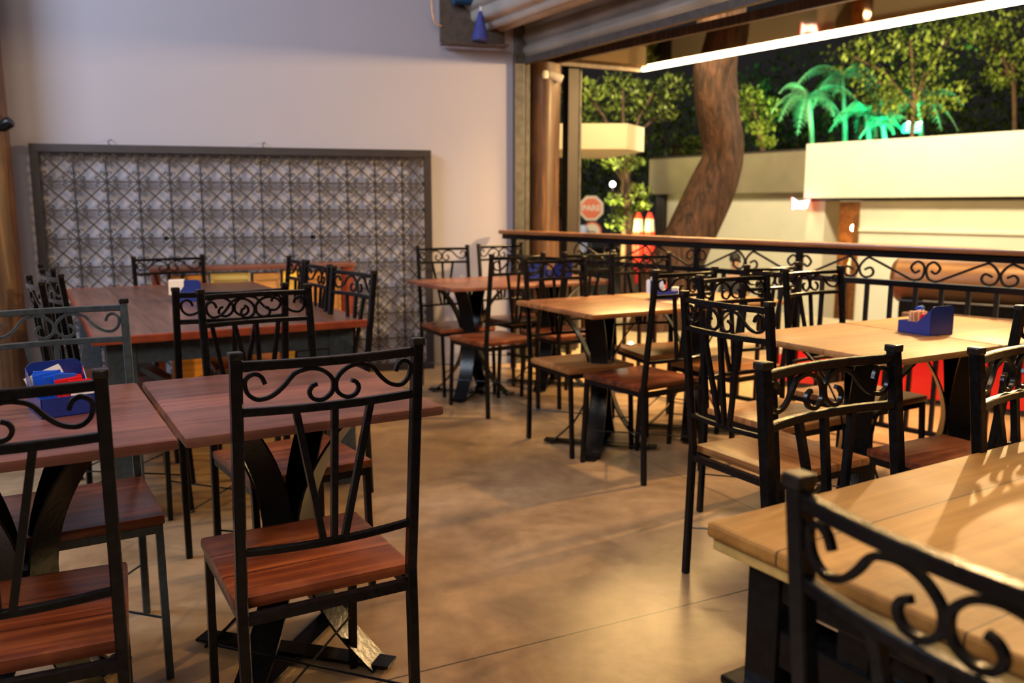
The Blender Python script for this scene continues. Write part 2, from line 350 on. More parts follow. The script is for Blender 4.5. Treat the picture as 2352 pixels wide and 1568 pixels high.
bm = NB(); sweep(bm, spline([(-.33, .10, .46), (-.34, .05, .33), (-.335, .05, .22), (-.31, .07, .15), (-.26, .09, .13)]), .016, n=8); mesh('loose_cable', bm, M_beige, mb, True)

# log column and dark post outside
o = NB(); prof = [(.150 + .006 * math.sin(z * 7.1), z * .25) for z in range(0, 11)]; lathe(o, prof, (0, 0, 0), 28)
col1 = mesh('log_column', o, M_log, None, True, (.245, 7.28, 0)); tag(col1, 'thick varnished log column standing just outside the shutter guide', 'column')
o = NB(); box(o, (0, 0, 1.3), (.10, .12, 2.6), .004); c2 = mesh('steel_post', o, plain('post_paint', (.012, .008, .0065), .5), None, False, (.50, 7.55, 0), R(20)); tag(c2, 'dark flat steel post right behind the log column', 'post')
o = NB(); lathe(o, [(.017, 0), (.017, 2.6)], n=12); c3 = mesh('drain_pipe', o, M_steel, None, True, (.582, 7.62, 0)); tag(c3, 'thin grey pipe running up beside the dark steel post', 'pipe')
# security camera
sc_ = empty('security_camera', tuple(PX(1266, 172, 7.15))); tag(sc_, 'small white security camera fixed near the top of the log column', 'camera')
bm = NB(); lathe(bm, [(.0, -.035), (.03, -.03), (.04, 0), (.03, .03), (0.0, .035)], (-.05, 0, .0), 20); mesh('mount', bm, M_white, sc_, True)
bm = NB(); lathe(bm, [(.026, -.06), (.032, -.05), (.034, .05), (.032, .06)], (.035, 0, -.015), 20, Matrix.Rotation(R(110), 4, 'Y')); mesh('camera_body', bm, M_white, sc_, True)
bm = NB(); lathe(bm, [(.024, 0), (.024, .008)], (.092, -.004, -.036), 20, Matrix.Rotation(R(110), 4, 'Y')); mesh('lens', bm, M_ink, sc_, True)

# glass awning with LED tube at its front edge
aw = empty('glass_awning', (0, 0, 0)); tag(aw, 'tinted glass awning panel reaching out from the opening over the pavement', 'awning')
A0 = Vector((.30, 7.28, 2.42)); A1 = Vector((1.10, 7.68, 2.42)); ad_ = Vector((1.80, -2.54, 0)).normalized()
m, nt, b = new_mat('smoked_glass'); L = nt.links
gl = N(nt, 'ShaderNodeBsdfGlossy', Roughness=.03, Color=(.42, .30, .20, 1)); tr = N(nt, 'ShaderNodeBsdfTransparent', Color=(.22, .15, .10, 1))
fs = N(nt, 'ShaderNodeFresnel', IOR=1.5); mxs = N(nt, 'ShaderNodeMixShader'); L.new(fs.outputs[0], mxs.inputs[0]); L.new(tr.outputs[0], mxs.inputs[1]); L.new(gl.outputs[0], mxs.inputs[2])
L.new(mxs.outputs[0], nt.nodes['Material Output'].inputs[0]); M_glass = m
bm = NB(); prism(bm, [tuple(A0.xy), tuple(A1.xy), tuple((A1 + ad_ * 6).xy), tuple((A0 + ad_ * 6).xy)], 2.425, 2.435); mesh('glass_panel', bm, M_glass, aw)
bm = NB(); sweep(bm, [A0, A1], .035, .05); mesh('side_bar', bm, M_steeld, aw)
bm = NB(); sweep(bm, [A1 + Vector((0, 0, .022)), A1 + ad_ * 6 + Vector((0, 0, .022))], .02, .02); mesh('front_bar', bm, M_steeld, aw)
bm = NB(); sweep(bm, [A0, A0 + ad_ * 6], .04, .06); mesh('rear_bar', bm, M_log, aw)
M_led = plain('led_diffuser', (1, 1, 1), .5, emis=((1, .70, .36), 12))
bm = NB(); off = Vector((.5, .35, 0)).normalized() * .035
sweep(bm, [A1 + off + Vector((0, 0, .0)), A1 + ad_ * 5.9 + off], .036, n=12)
led = mesh('led_tube', bm, M_led, None, True); tag(led, 'long glowing white LED tube along the front edge of the glass awning', 'light')

# left log post with spotlight, outlet
o = NB(); lathe(o, [(.17, 0), (.165, 1.2), (.16, 2.9)], n=28); t_ = mesh('wooden_post', o, M_log, None, True, (-3.385, 5.62, 0)); tag(t_, 'round brown wooden post at the left edge in front of the wall', 'post')
sl = empty('spotlight', (-3.19, 5.56, 1.76)); tag(sl, 'small black spotlight clamped to the left wooden post', 'light')
bm = NB(); lathe(bm, [(.022, -.04), (.034, -.02), (.036, .04), (.03, .05)], (.0, 0, 0), 16, Matrix.Rotation(R(60), 4, 'Y')); mesh('lamp_head', bm, M_black, sl, True)
bm = NB(); sweep(bm, spline([(-.01, .0, .04), (-.04, 0, .10), (-.02, .0, .16), (-.06, .02, .22)]), .006, n=6); mesh('cable', bm, M_black, sl, True)
ol = empty('wall_socket', (-3.10, WY(-3.10) - .02, .63), ANG); tag(ol, 'cream surface-mounted socket box low on the wall by the wooden post', 'socket')
bm = NB(); box(bm, (0, 0, 0), (.085, .04, .085), .006); mesh('box', bm, M_white, ol)
bm = NB(); box(bm, (0, -.022, 0), (.05, .006, .05), .002); mesh('socket_face', bm, M_white, ol)

# ------------------------------------------------------------------ iron grille leaning on the wall
gr = empty('iron_grille', (-3.249, 5.93, 0), ANG); tag(gr, 'large dark framed wrought-iron scroll grille standing against the pale wall', 'grille')
GW, GH, ft = 2.735, 1.675, .055
bm = NB(); box(bm, (ft / 2, 0, GH / 2), (ft, .05, GH), .003); mesh('frame_post', bm, M_frame, gr)
bm = NB(); box(bm, (GW - ft / 2, 0, GH / 2), (ft, .05, GH), .003); mesh('frame_post', bm, M_frame, gr)
bm = NB(); box(bm, (GW / 2, 0, GH - ft / 2), (GW, .052, ft), .003); mesh('frame_rail', bm, M_frame, gr)
bm = NB(); box(bm, (GW / 2, 0, ft / 2), (GW, .052, ft), .003); mesh('frame_rail', bm, M_frame, gr)
xs = [ft + i * .205 for i in range(13)] + [GW - ft]; zs = [ft + i * (GH - 2 * ft) / 8 for i in range(9)]
bm = NB()
for x in xs[1:-1]: sweep(bm, [(x, 0, zs[0]), (x, 0, zs[-1])], .012, .011, up=(0, 1, 0))
for z in zs[1:-1]: sweep(bm, [(xs[0], 0, z), (xs[-1], 0, z)], .011, .010)
for i in range(13):
    for j in range(8):
        x0, x1, z0, z1 = xs[i], xs[i + 1], zs[j], zs[j + 1]
        sweep(bm, [(x0, -.006, z0), (x1, -.006, z1)], .0085, .0085, up=(0, 1, 0)); sweep(bm, [(x0, .002, z1), (x1, .002, z0)], .0085, .0085, up=(0, 1, 0))
mesh('grille_bars', bm, M_grille, gr)
bm = NB()
def curl(bm, cx, cz, r, a0, sgn):
    pts = []
    for k in range(8):
        a = a0 + sgn * k * .72; rr = r * (1 - .07 * k); pts.append((cx + rr * math.cos(a), -.01, cz + rr * math.sin(a)))
    sweep(bm, pts, .0085, .0075, up=(0, 1, 0), closed_ends=False)
for i in range(14):
    for j in range(9):
        x, z = xs[i], zs[j]
        for qx, qz in ((1, 1), (-1, 1), (-1, -1), (1, -1)):
            if not (0 <= i + (qx - 1) // 2 < 13 and 0 <= j + (qz - 1) // 2 < 8): continue
            for sgn in (1, -1):
                a = math.atan2(qz, qx) + sgn * .38; d = .062
                curl(bm, x + d * math.cos(a), z + d * math.sin(a), .0155, a + math.pi, -sgn)
mesh('scrollwork', bm, M_grille, gr)
bm = NB(); lathe(bm, [(.0, -.014), (.016, -.008), (.016, .008), (0, .014)], (xs[4] - .045, -.015, zs[5]), 10); lathe(bm, [(.0, -.016), (.02, -.008), (.02, .008), (0, .016)], (xs[9] - .06, -.015, zs[5]), 10); mesh('knob', bm, M_black, gr, True)
for hx in (.50, 1.52):
    bm = NB(); sweep(bm, spline([(hx, 0, GH), (hx - .01, .0, GH + .02), (hx + .006, .03, GH + .035), (hx, .07, GH + .04)]), .006, n=6); mesh('hook', bm, M_black, gr, True)

# ------------------------------------------------------------------ balustrade
RA = Vector((-.075, 6.76, -.002)); RB = Vector((2.42, 4.08, -.002)); rdir = (RB - RA).normalized(); ry = math.atan2(rdir.y, rdir.x)
bal = empty('balustrade', tuple(RA), ry); bal.rotation_euler.y = .0052; tag(bal, 'black iron balustrade with scrolls and a wooden handrail before the street', 'railing')
LEN = 5.4
bm = NB(); box(bm, (LEN / 2 - .01, 0, 1.062), (LEN, .085, .030), .009); mesh('handrail', bm, M_rail, bal)
bm = NB(); box(bm, (LEN / 2, 0, 1.028), (LEN - .02, .035, .036), .003); mesh('top_rail', bm, M_black, bal)
bm = NB(); box(bm, (LEN / 2 + .02, 0, .877), (LEN - .08, .030, .032), .002); mesh('middle_rail', bm, M_black, bal)
bm = NB(); box(bm, (LEN / 2 + .02, 0, .11), (LEN - .08, .026, .024), .002); mesh('bottom_rail', bm, M_black, bal)
for s in (.125, 1.113, 1.813, 2.508, 4.25):
    bm = NB(); box(bm, (s, 0, .508), (.034, .034, 1.015), .003); mesh('post', bm, M_black, bal)
pm = None
for k in range(42):
    s = 2.911 + (k - 23) * .1285
    if s < .2 or s > 5.2 or any(abs(s - q) < .05 for q in (.125, 1.113, 1.813, 2.508, 4.25)): continue
    if pm is None:
        bm = NB(); box(bm, (0, 0, .50), (.021, .021, .77), .002); pm = mesh('baluster', bm, M_blackr, bal); pm.location.x = s
    else:
        q = pm.copy(); COL.objects.link(q); q.location.x = s
ST = [(.08, .5), (.14, .38), (.19, .5), (.20, .68), (.12, .9), (.04, .78), (.012, .53), (.04, .18), (.11, .05), (.19, .05), (.33, .25), (.76, .87), (.86, .96), (.95, .72), (.99, .45), (.955, .14), (.88, .03), (.79, .13), (.77, .34), (.82, .5), (.91, .38)]
sm = None
for k in range(-5, 9):
    c = 2.508 + k * .350
    if c < .15 or c > 4.9: continue
    for mir in ((1,) if k % 2 == 0 else (-1,)):
        pts = [((u if mir == 1 else 1 - u) * .350 + c, 0, .896 + v * .112) for u, v in ST]
        bm = NB(); sweep(bm, spline(pts, 4), .012, .0065, up=(0, 1, 0)); mesh('scroll', bm, M_blackr, bal, True)
# slatted ledge beside the balustrade
ld = empty('slatted_ledge', tuple(RA), ry); tag(ld, 'narrow two-slat wooden ledge fixed along the balustrade behind the corner table', 'shelf')
for oy in (-.075, -.14):
    bm = NB(); box(bm, (3.80, oy, .72), (1.25, .042, .022), .004); mesh('slat', bm, M_top_h, ld)
for ox in (3.35, 4.3):
    bm = NB(); box(bm, (ox, -.085, .695), (.025, .15, .018), .002); mesh('bracket', bm, M_black, ld)

# ------------------------------------------------------------------ chairs
CW, CD, HT, H1, H2, H3, YT, YF, HS, WS, BOW = .374, .419, .9856, .958, .865, .567, -.0585, -.014, .455, .398, .025
def py_(z): return -CD / 2 + (YT * (z - HS) / (HT - HS) if z > HS else YF * (HS - z) / HS)
def make_chair(seatmat, iron):
    r = empty('iron_chair')
    bm = NB(); box(bm, (0, .008, HS - .014), (WS, CD - .025, .028), .009)
    mesh('seat', bm, seatmat, r, True)
    bm = NB(); zf = HS - .039
    for s in (-1, 1): sweep(bm, [(s * .183, -CD / 2, zf), (s * .183, .195, zf)], .02, .022)
    sweep(bm, [(-.183, .190, zf), (.183, .190, zf)], .02, .022); sweep(bm, [(-.187, -CD / 2, zf), (.187, -CD / 2, zf)], .02, .022)
    mesh('seat_frame', bm, iron, r)
    for s in (-1, 1):
        bm = NB(); sweep(bm, [(s * CW / 2, py_(0), 0), (s * CW / 2, py_(HS), HS), (s * CW / 2, py_(HT), HT - .01)], .0225, .0225, up=(0, 1, 0))
        bmesh.ops.bevel(bm, geom=[e for e in bm.edges], offset=.0025, segments=1, affect='EDGES')
        p = mesh('back_post', bm, iron, r)
        bm = NB(); box(bm, (s * CW / 2, py_(HT), HT - .007), (.0265, .0265, .015), .003); mesh('cap', bm, M_blackr, p)
        bm = NB(); sweep(bm, [(s * .183, .215, 0), (s * .183, .190, HS - .03)], .019, .019, up=(0, 1, 0)); mesh('front_leg', bm, iron, r)
    for z, hh in ((H1, .018), (H2, .0165), (H3, .015)):
        bm = NB(); pts = [(x * CW / 2, py_(z) - BOW * (1 - x * x), z) for x in [-1 + k / 6 for k in range(13)]]
        sweep(bm, pts, .0155, hh); bmesh.ops.bevel(bm, geom=[e for e in bm.edges], offset=.002, segments=1, affect='EDGES')
        mesh('back_rail', bm, iron, r)
    SP = [(.23, .63), (.19, .85), (.11, .93), (.025, .76), (.04, .42), (.12, .22), (.21, .20), (.32, .30), (.43, .54), (.54, .86), (.65, .97), (.755, .99), (.865, .90), (.955, .70), (.985, .5), (.965, .23), (.865, .05), (.755, .09), (.71, .28), (.74, .46), (.80, .53)]
    z0, z1 = H2 + .011, H1 - .012; hw = CW / 2 - .012
    for s in (-1, 1):
        pts = []
        for u, v in SP:
            x = -hw + u * hw; z = z0 + v * (z1 - z0); pts.append((s * x, py_(z) - BOW * (1 - (x / (CW / 2)) ** 2), z))
        bm = NB(); sweep(bm, spline(pts, 4), .0082, .0082, up=(0, 1, 0)); mesh('scroll', bm, iron, r, True)
    for a, b_ in ((-.078, -.022), (0, 0), (.078, .022)):
        bm = NB(); sweep(bm, [(b_, py_(H3) - BOW, H3), (a, py_(H2) - BOW * (1 - (a / .187) ** 2), H2)], .0135, .0135, up=(0, 1, 0)); mesh('back_slat', bm, iron, r)
    zr = .165
    for s in (-1, 1):
        bm = NB(); sweep(bm, [(s * CW / 2, py_(zr), zr), (-s * .183, .206, zr + s * .003)], .0065, n=6); mesh('stretcher', bm, iron, r)
    return r
proto = {}
def chair(x, y, deg, label, seat='red', iron='black', group='iron chairs around the tables', sc=None):
    key = (seat, iron)
    if key not in proto:
        proto[key] = make_chair({'red': M_seat, 'honey': M_seat_h}[seat], {'black': M_black, 'slate': M_slate}[iron]); c = proto[key]
    else: c = copy_tree(proto[key])
    c.location = (x, y, 0); c.rotation_euler = (0, 0, R(deg)); tag(c, label, 'chair', group)
    if sc: c.scale = sc
    return c
chair(-.494, 1.937, 29.3, 'black iron chair in the centre foreground with a rubbed red seat, back to us')
chair(-.983, 1.612, 24.2, 'black iron chair cut off by the lower left corner, back to the viewer')
chair(-1.192, 2.252, 210.8, 'iron chair with a painted-in bluish sheen behind the near blue condiment box, facing us', iron='slate')  # black iron, its bluish sheen is put into the colour
chair(-1.120, 3.250, 30.3, 'chair with its back to us at the near end of the long dark table')
chair(-.730, 2.739, 214.7, 'chair facing us across the small table of the centre foreground chair')
chair(-.376, 5.887, 205.3, 'left one of two chairs against the pale wall, half in front of the grille frame')
chair(.053, 6.264, 212.1, 'right one of two chairs against the pale wall, under the end of the handrail')
chair(-.118, 5.318, 34.9, 'chair with its back to us at the farthest left small table')
chair(.334, 5.560, 32.6, 'chair with its back to us at the far small table nearest the log column')
chair(.363, 4.481, 208.3, 'honey-seated chair facing us behind the middle orange table', 'honey')
chair(.849, 4.881, 198.4, 'chair facing us behind the crowded blue box, before the red parasols', 'honey')
chair(.625, 4.073, 35.2, 'glossy-seated chair, back to us, at the middle orange table')
chair(1.114, 4.406, 34.2, 'chair with its back to us just right of the crowded blue box', 'honey')
chair(1.057, 3.342, 210.2, 'chair facing us just behind the sideways chair at the honey table', 'honey')
chair(1.516, 3.700, 211.9, 'chair facing us at the seam of the honey tables', 'honey')
chair(.890, 2.781, -60.8, 'black chair standing sideways at the left end of the honey table', 'honey')
chair(.748, 1.382, 211.5, 'left one of two black chairs at the far side of the worn oak table')
chair(1.218, 1.551, 213.2, 'right one of two black chairs at the far side of the worn oak table')
chair(.624, .827, -61.9, 'large blurred black chair at the lower right corner, closest to the viewer')
chair(1.466, 2.725, 28.1, 'brown-seated chair between the honey and oak tables, one back post at the right edge')
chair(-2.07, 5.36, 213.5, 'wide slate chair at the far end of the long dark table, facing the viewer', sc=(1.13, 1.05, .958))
chair(-.921, 3.693, 128.7, 'nearest of the three chairs on the right side of the long dark table')
chair(-1.193, 4.138, 119.7, 'middle of the three chairs on the right side of the long dark table')
chair(-1.401, 4.534, 116.3, 'farthest of the three chairs on the right side of the long dark table')
chair(-1.615, 3.462, -54.8, 'nearest of the three edge-on chairs left of the long dark table')
chair(-1.750, 3.827, -51.4, 'middle of the three edge-on chairs left of the long dark table')
chair(-1.940, 4.150, -54.1, 'farthest of the three edge-on chairs left of the long dark table')

# ------------------------------------------------------------------ small pedestal tables
def make_table(topmat, edgemat=None, w=.625, d=.71):
    r = empty('pedestal_table')
    bm = NB(); box(bm, (0, 0, .747), (w, d, .026), .010); mesh('tabletop', bm, topmat, r, True)
    bm = NB(); box(bm, (0, 0, .730), (.40, .40, .008)); mesh('top_plate', bm, M_black, r)
    prof = [(.235, .728), (.185, .68), (.125, .60), (.075, .50), (.052, .40), (.060, .30), (.095, .20), (.155, .11), (.235, .03), (.262, .008)]
    for k in range(4):
        a = R(45 + 90 * k); pts = spline([(q * math.cos(a), q * math.sin(a), z) for q, z in prof], 3)
        bm = NB(); sweep(bm, pts, .088, .007, up=(math.cos(a), math.sin(a), .001)); mesh('leg', bm, M_black, r, True)
    for k in range(2):
        bm = NB(); box(bm, (0, 0, .010 + .007 * k), (.60, .062, .008), .001, RZ(R(45 + 90 * k))); mesh('foot_bar', bm, M_black, r)
    bm = NB(); box(bm, (0, 0, .39), (.095, .095, .05), .004, RZ(R(45))); mesh('collar', bm, M_black, r)
    return r
def table(x, y, deg, mat, label, cache={}):
    if mat.name not in cache: cache[mat.name] = make_table(mat); t = cache[mat.name]
    else: t = copy_tree(cache[mat.name])
    t.location = (x, y, 0); t.rotation_euler = (0, 0, R(deg)); return tag(t, label, 'table', 'small square pedestal tables')
T1 = (-.620, 2.285)
table(T1[0], T1[1], 30, M_top_r, 'small mahogany pedestal table in front of the centre foreground chair')
table(T1[0] - .552, T1[1] - .319, 30, M_top_r, 'small mahogany table at the left edge carrying the near blue condiment box')
table(-.277, 5.735, 30, M_top_r, 'farthest small table, beside the pale wall, its left corner before the grille')
table(.255, 6.035, 30, M_top_r, 'small table carrying a blue box below the log column')
table(.467, 4.440, 30, M_top_o, 'orange-brown small table in the middle of the room')
table(1.020, 4.758, 30, M_top_h, 'small table carrying the crowded blue box next to the balustrade')
table(1.335, 3.245, 30, M_top_h, 'honey-coloured small table behind the oak table, left of the seam')
table(1.888, 3.562, 30, M_top_h, 'honey-coloured small table by the balustrade, beyond the seam with its twin')

# long tables on iron trestles
def trestle(bm, sx, w, h):
    """an end panel with two square windows and a turned look, in the y-z plane at x = sx"""
    for s in (-1, 1): box(bm, (sx, s * (w / 2 - .06), h / 2), (.05, .12, h), .004)
    for z in (h - .06, h * .52, .06): box(bm, (sx, 0, z), (.045, w - .1, .09 if z != h * .52 else .05), .003)
def long_table(name, x, y, deg, lx, ly, topmat, iron, zt=.76, th=.035, along='x'):
    r = empty(name, (x, y, 0), R(deg))
    bm = NB(); box(bm, (0, 0, zt - th / 2), (lx, ly, th), .006); mesh('tabletop', bm, topmat, r)
    return r
big = long_table('oak_table', 1.547, 1.388, 31.5, 2.25, 1.10, M_big, M_black, .78, .024)
bm = NB(); box(bm, (0, 0, .746), (2.235, 1.085, .020), .002); mesh('under_board', bm, plain('pale_under_board', (.42, .27, .08), .6, var=.25, scale=25), big)
tag(big, 'long worn oak table filling the lower right, on black iron legs', 'table')
def leg_frame(bm, x, w, h, dx=.07):
    for s in (-1, 1):
        box(bm, (x, s * (w / 2 - .03), h / 2 + .01), (dx, .06, h - .02), .004)
        box(bm, (x, s * (w / 2 - .03), .02), (dx + .05, .11, .03), .006)
        box(bm, (x, s * (w / 2 - .045), .535), (dx + .05, .14, .014), .004)
    box(bm, (x, 0, .715), (dx - .01, w - .08, .055), .003); box(bm, (x, 0, .615), (dx - .01, w - .08, .058), .003)
    box(bm, (x, 0, .30), (dx - .015, w - .10, .05), .003)
    for k in range(5): box(bm, (x, (k - 2) * .155, .665), (dx - .02, .05, .06), .002)
    for k in range(4): lathe(bm, [(.008, -.022), (.026, -.02), (.026, .02), (.008, .022)], (x, (k - 1.5) * .155 , .665), 14, Matrix.Rotation(R(90), 4, 'Y'))
    for s in (-1, 1): box(bm, (x, s * .16, .45), (dx - .02, .05, .28), .003)
for xx in (-1.055, 1.055):
    bm = NB(); leg_frame(bm, xx, .98, .74, .08); mesh('leg_frame', bm, M_black, big)
bm = NB(); box(bm, (0, .45, .685), (2.0, .03, .07), .003); box(bm, (0, -.45, .685), (2.0, .03, .07), .003); mesh('apron', bm, M_black, big)
bm = NB(); sweep(bm, [(-1.0, 0, .30), (1.0, 0, .30)], .03, .04); mesh('crossbar', bm, M_black, big)
drk = empty('dark_table', (-1.675, 4.51, 0), R(29.3)); tag(drk, 'long dark brown table with a red edge in front of the grille', 'table')
bm = NB(); box(bm, (0, 0, .748), (1.10, 2.25, .024), .005); mesh('tabletop', bm, M_top_dk, drk)
bm = NB()
for s in (-1, 1): box(bm, (s * .549, 0, .745), (.016, 2.262, .034), .006); box(bm, (0, s * 1.124, .745), (1.10, .016, .034), .006)
mesh('edge_band', bm, M_top_e, drk)
bm = NB()
for s in (-1, 1): box(bm, (s * .47, 0, .68), (.03, 2.05, .09), .003); box(bm, (0, s * 1.04, .68), (.95, .03, .09), .003)
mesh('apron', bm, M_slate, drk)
for sx in (-1, 1):
    for sy in (-1, 1):
        bm = NB(); box(bm, (sx * .45, sy * 1.02, .36), (.11, .09, .72), .004); l = mesh('leg', bm, M_slate, drk)
for sy in (-1, 1):
    bm = NB(); box(bm, (0, sy * 1.02, .42), (.82, .03, .045), .003); sweep(bm, spline([(-.40, sy * 1.02, .62), (-.2, sy * 1.02, .50), (0, sy * 1.02, .55), (.2, sy * 1.02, .50), (.40, sy * 1.02, .62)]), .02, .02); mesh('end_stretcher', bm, M_slate, drk)
bm = NB(); box(bm, (.36, -1.03, .54), (.20, .025, .20), .003); mesh('corner_panel', bm, M_slate, drk)

# console against the grille with crates under it
cn = empty('console_table', (-1.78, 5.98, 0), R(24)); tag(cn, 'narrow red-brown console table pushed against the grille behind the dark table', 'table')
bm = NB(); box(bm, (0, 0, .845), (1.36, .22, .03), .006); mesh('tabletop', bm, M_top_r, cn)
for sx in (-1, 1):
    for sy in (-1, 1):
        bm = NB(); box(bm, (sx * .64, sy * .085, .415), (.05, .035, .83), .004); mesh('leg', bm, M_top_e, cn)
cc = [((.62, .26, .03), 'orange wooden crate under the console, farthest left'), ((.42, .33, .10), 'olive-yellow crate with a dark slot under the console'), ((.50, .24, .06), 'ochre crate in the middle under the console'),
      ((.78, .48, .06), 'bright yellow narrow crate under the console'), ((.55, .22, .04), 'brown-orange crate at the right end under the console')]
cx = -.58
for k, (c, lb) in enumerate(cc):
    wd = (.26, .27, .19, .14, .26)[k]; hgt = (.80, .81, .80, .815, .80)[k]
    m = wood('crate_wood_%d' % k, tuple(v * .55 for v in c), c, tuple(min(1, v * 1.25) for v in c), plank=.11, rough=.5, along='x', worn=.2)
    ct = empty('wooden_crate', tuple(cn.matrix_basis @ Vector((cx + wd / 2, -.0, 0))), R(24)); tag(ct, lb, 'crate', 'crates under the console')
    bm = NB(); box(bm, (0, 0, hgt / 2 + .01), (wd - .03, .14, hgt - .02)); mesh('panel', bm, m, ct)
    bm = NB()
    for s in (-1, 1): box(bm, (s * (wd / 2 - .015), 0, hgt / 2), (.018, .155, hgt), .002)
    for z in (.03, hgt - .03): box(bm, (0, 0, z), (wd - .03, .155, .035), .002)
    mesh('frame', bm, m, ct)
    if k == 1: bm = NB(); box(bm, (0, -.080, hgt - .11), (.16, .008, .045), .002); mesh('slot', bm, M_ink, ct)
    cx += wd + .01

# ------------------------------------------------------------------ condiment boxes
def cond_box(x, y, deg, label, z=.76):
    r = empty('condiment_box', (x, y, z), R(deg)); tag(r, label, 'condiment box', 'blue condiment boxes')
    t = .003; a, b_, h, H = .065, .075, .048, .115
    bm = NB(); box(bm, (0, 0, t / 2), (2 * a, 2 * b_, t)); box(bm, (0, -b_ + t / 2, h / 2), (2 * a, t, h))
    for s in (-1, 1):
        prism(bm, [(-b_, 0), (b_, 0), (b_, H - .012), (b_ - .014, H - .02), (b_ - .062, h), (-b_, h)], -t / 2, t / 2, Matrix.Translation((s * (a - t / 2), 0, 0)) @ Matrix(((0, 0, 1, 0), (1, 0, 0, 0), (0, 1, 0, 0), (0, 0, 0, 1))))
    mesh('tray', bm, M_blue, r)
    bm = NB(); out = [(-a, 0), (a, 0), (a, H - .02)] + [(a - .02 + .02 * math.cos(q), H - .02 + .02 * math.sin(q)) for q in (R(30), R(60), R(90))] + [(-a + .02 - .02 * math.cos(q), H - .02 + .02 * math.sin(q)) for q in (R(90), R(60), R(30))] + [(-a, H - .02)]
    prism(bm, out, 0, t, Matrix.Translation((0, b_, 0)) @ Matrix.Rotation(R(90), 4, 'X')); mesh('tall_panel', bm, M_blue, r)
    return r
def W(bx, p): return bx.matrix_basis @ Vector(p)
def sachet(bx, p, size, tilt, yaw, mat, name, label, cat, group, white=False):
    o = empty(name, tuple(W(bx, (p[0] + rnd.uniform(-.005, .005), p[1], p[2] - rnd.uniform(0, .008))))); o.rotation_euler = (R(tilt), R(rnd.uniform(-9, 9)), bx.rotation_euler.z + R(yaw)); tag(o, label, cat, group)
    w_, h_ = size; bm = NB(); box(bm, (0, 0, h_ / 2), (w_, .005, h_), .0018)
    n = 14
    for k in range(n): box(bm, (-w_ / 2 + (k + .5) * w_ / n, 0, h_ + .0004), (w_ / n * .5, .0012, .0016))
    mesh('packet', bm, mat, o); 
    if white: bm = NB(); box(bm, (0, -.0032, h_ * .5), (w_ * .7, .0008, h_ * .3)); mesh('printed_label', bm, M_paper, o)
    return o
def napkins(bx, p, yaw, label, s=.115, lean=0):
    o = empty('paper_napkin', tuple(W(bx, p))); o.rotation_euler = (R(-6), R(lean), bx.rotation_euler.z + R(yaw)); tag(o, label, 'napkin', 'paper napkins in the boxes')
    bm = NB()
    for k in range(5): box(bm, (.0015 * k, .0022 * k, s / 2 - .0012 * k), (s, .0012, s))
    mesh('folded_sheets', bm, M_paper, o); return o
b1 = cond_box(-1.111, 2.085, 40, 'blue condiment box with napkins, blue and red sachets at the near left table')
napkins(b1, (-.002, .060, .012), 0, 'white folded napkin stack tilted in the near blue condiment box', .085, -20)
for k in range(6): sachet(b1, (-.028 + .006 * k, .035 - .008 * k + .01, .016), (.052, .080), -10 + 2 * k, 4 * k - 8, M_blue2, 'sauce_sachet', 'bright blue foil sachet standing upright in the near condiment box', 'sachet', 'blue sachets in the near condiment box')
last = None
for k in range(5): last = sachet(b1, (.012 + .006 * k, .004 - .010 * k, .016), (.052, .074 - .004 * k), -8 + 2 * k, 6 - 3 * k, M_red2, 'sauce_sachet', 'red foil tomato sachet standing upright in the near condiment box', 'sachet', 'red sachets in the near condiment box')
# printed label on the front red sachet
o = last; o['label'] = 'frontmost red sachet in the near condiment box, white label reading TOMATO'
if 'group' in o: del o['group']
bm = NB(); box(bm, (.0, -.0034, .036), (.034, .0010, .014)); lab = mesh('printed_label', bm, M_paper, o)
tx = bpy.data.curves.new('t', 'FONT'); tx.body = 'TOMATO'; tx.size = .0085; tx.align_x = 'CENTER'; tx.align_y = 'CENTER'; tx.extrude = .0001
to = bpy.data.objects.new('t', tx); COL.objects.link(to); bpy.context.view_layer.update()
me = bpy.data.meshes.new_from_object(to.evaluated_get(bpy.context.evaluated_depsgraph_get())); bpy.data.objects.remove(to)
me.materials.clear(); me.materials.append(M_ink); lt = bpy.data.objects.new('lettering', me); COL.objects.link(lt); lt.parent = lab
lt.location = (0, -.0042, .036); lt.rotation_euler = (R(90), 0, 0)
for k in range(3): sachet(b1, (.040, .045 - .012 * k, .01), (.035, .066), -14 + 5 * k, 30 + 15 * k, M_beige, 'sugar_sachet', 'beige paper sachet behind the red ones in the near condiment box', 'sachet', 'beige sachets in the near condiment box')
napkins(b1, (.030, -.066, .004), 2, 'white paper slip at the front edge of the near condiment box', .05)
tp = NB(); sweep(tp, [(0, 0, 0), (.012, .0, .085)], .0022, n=6); q = mesh('toothpick', tp, M_red2, None, False, tuple(W(b1, (.052, .055, .012)))); tag(q, 'thin red stick poking out of the near condiment box', 'stick')

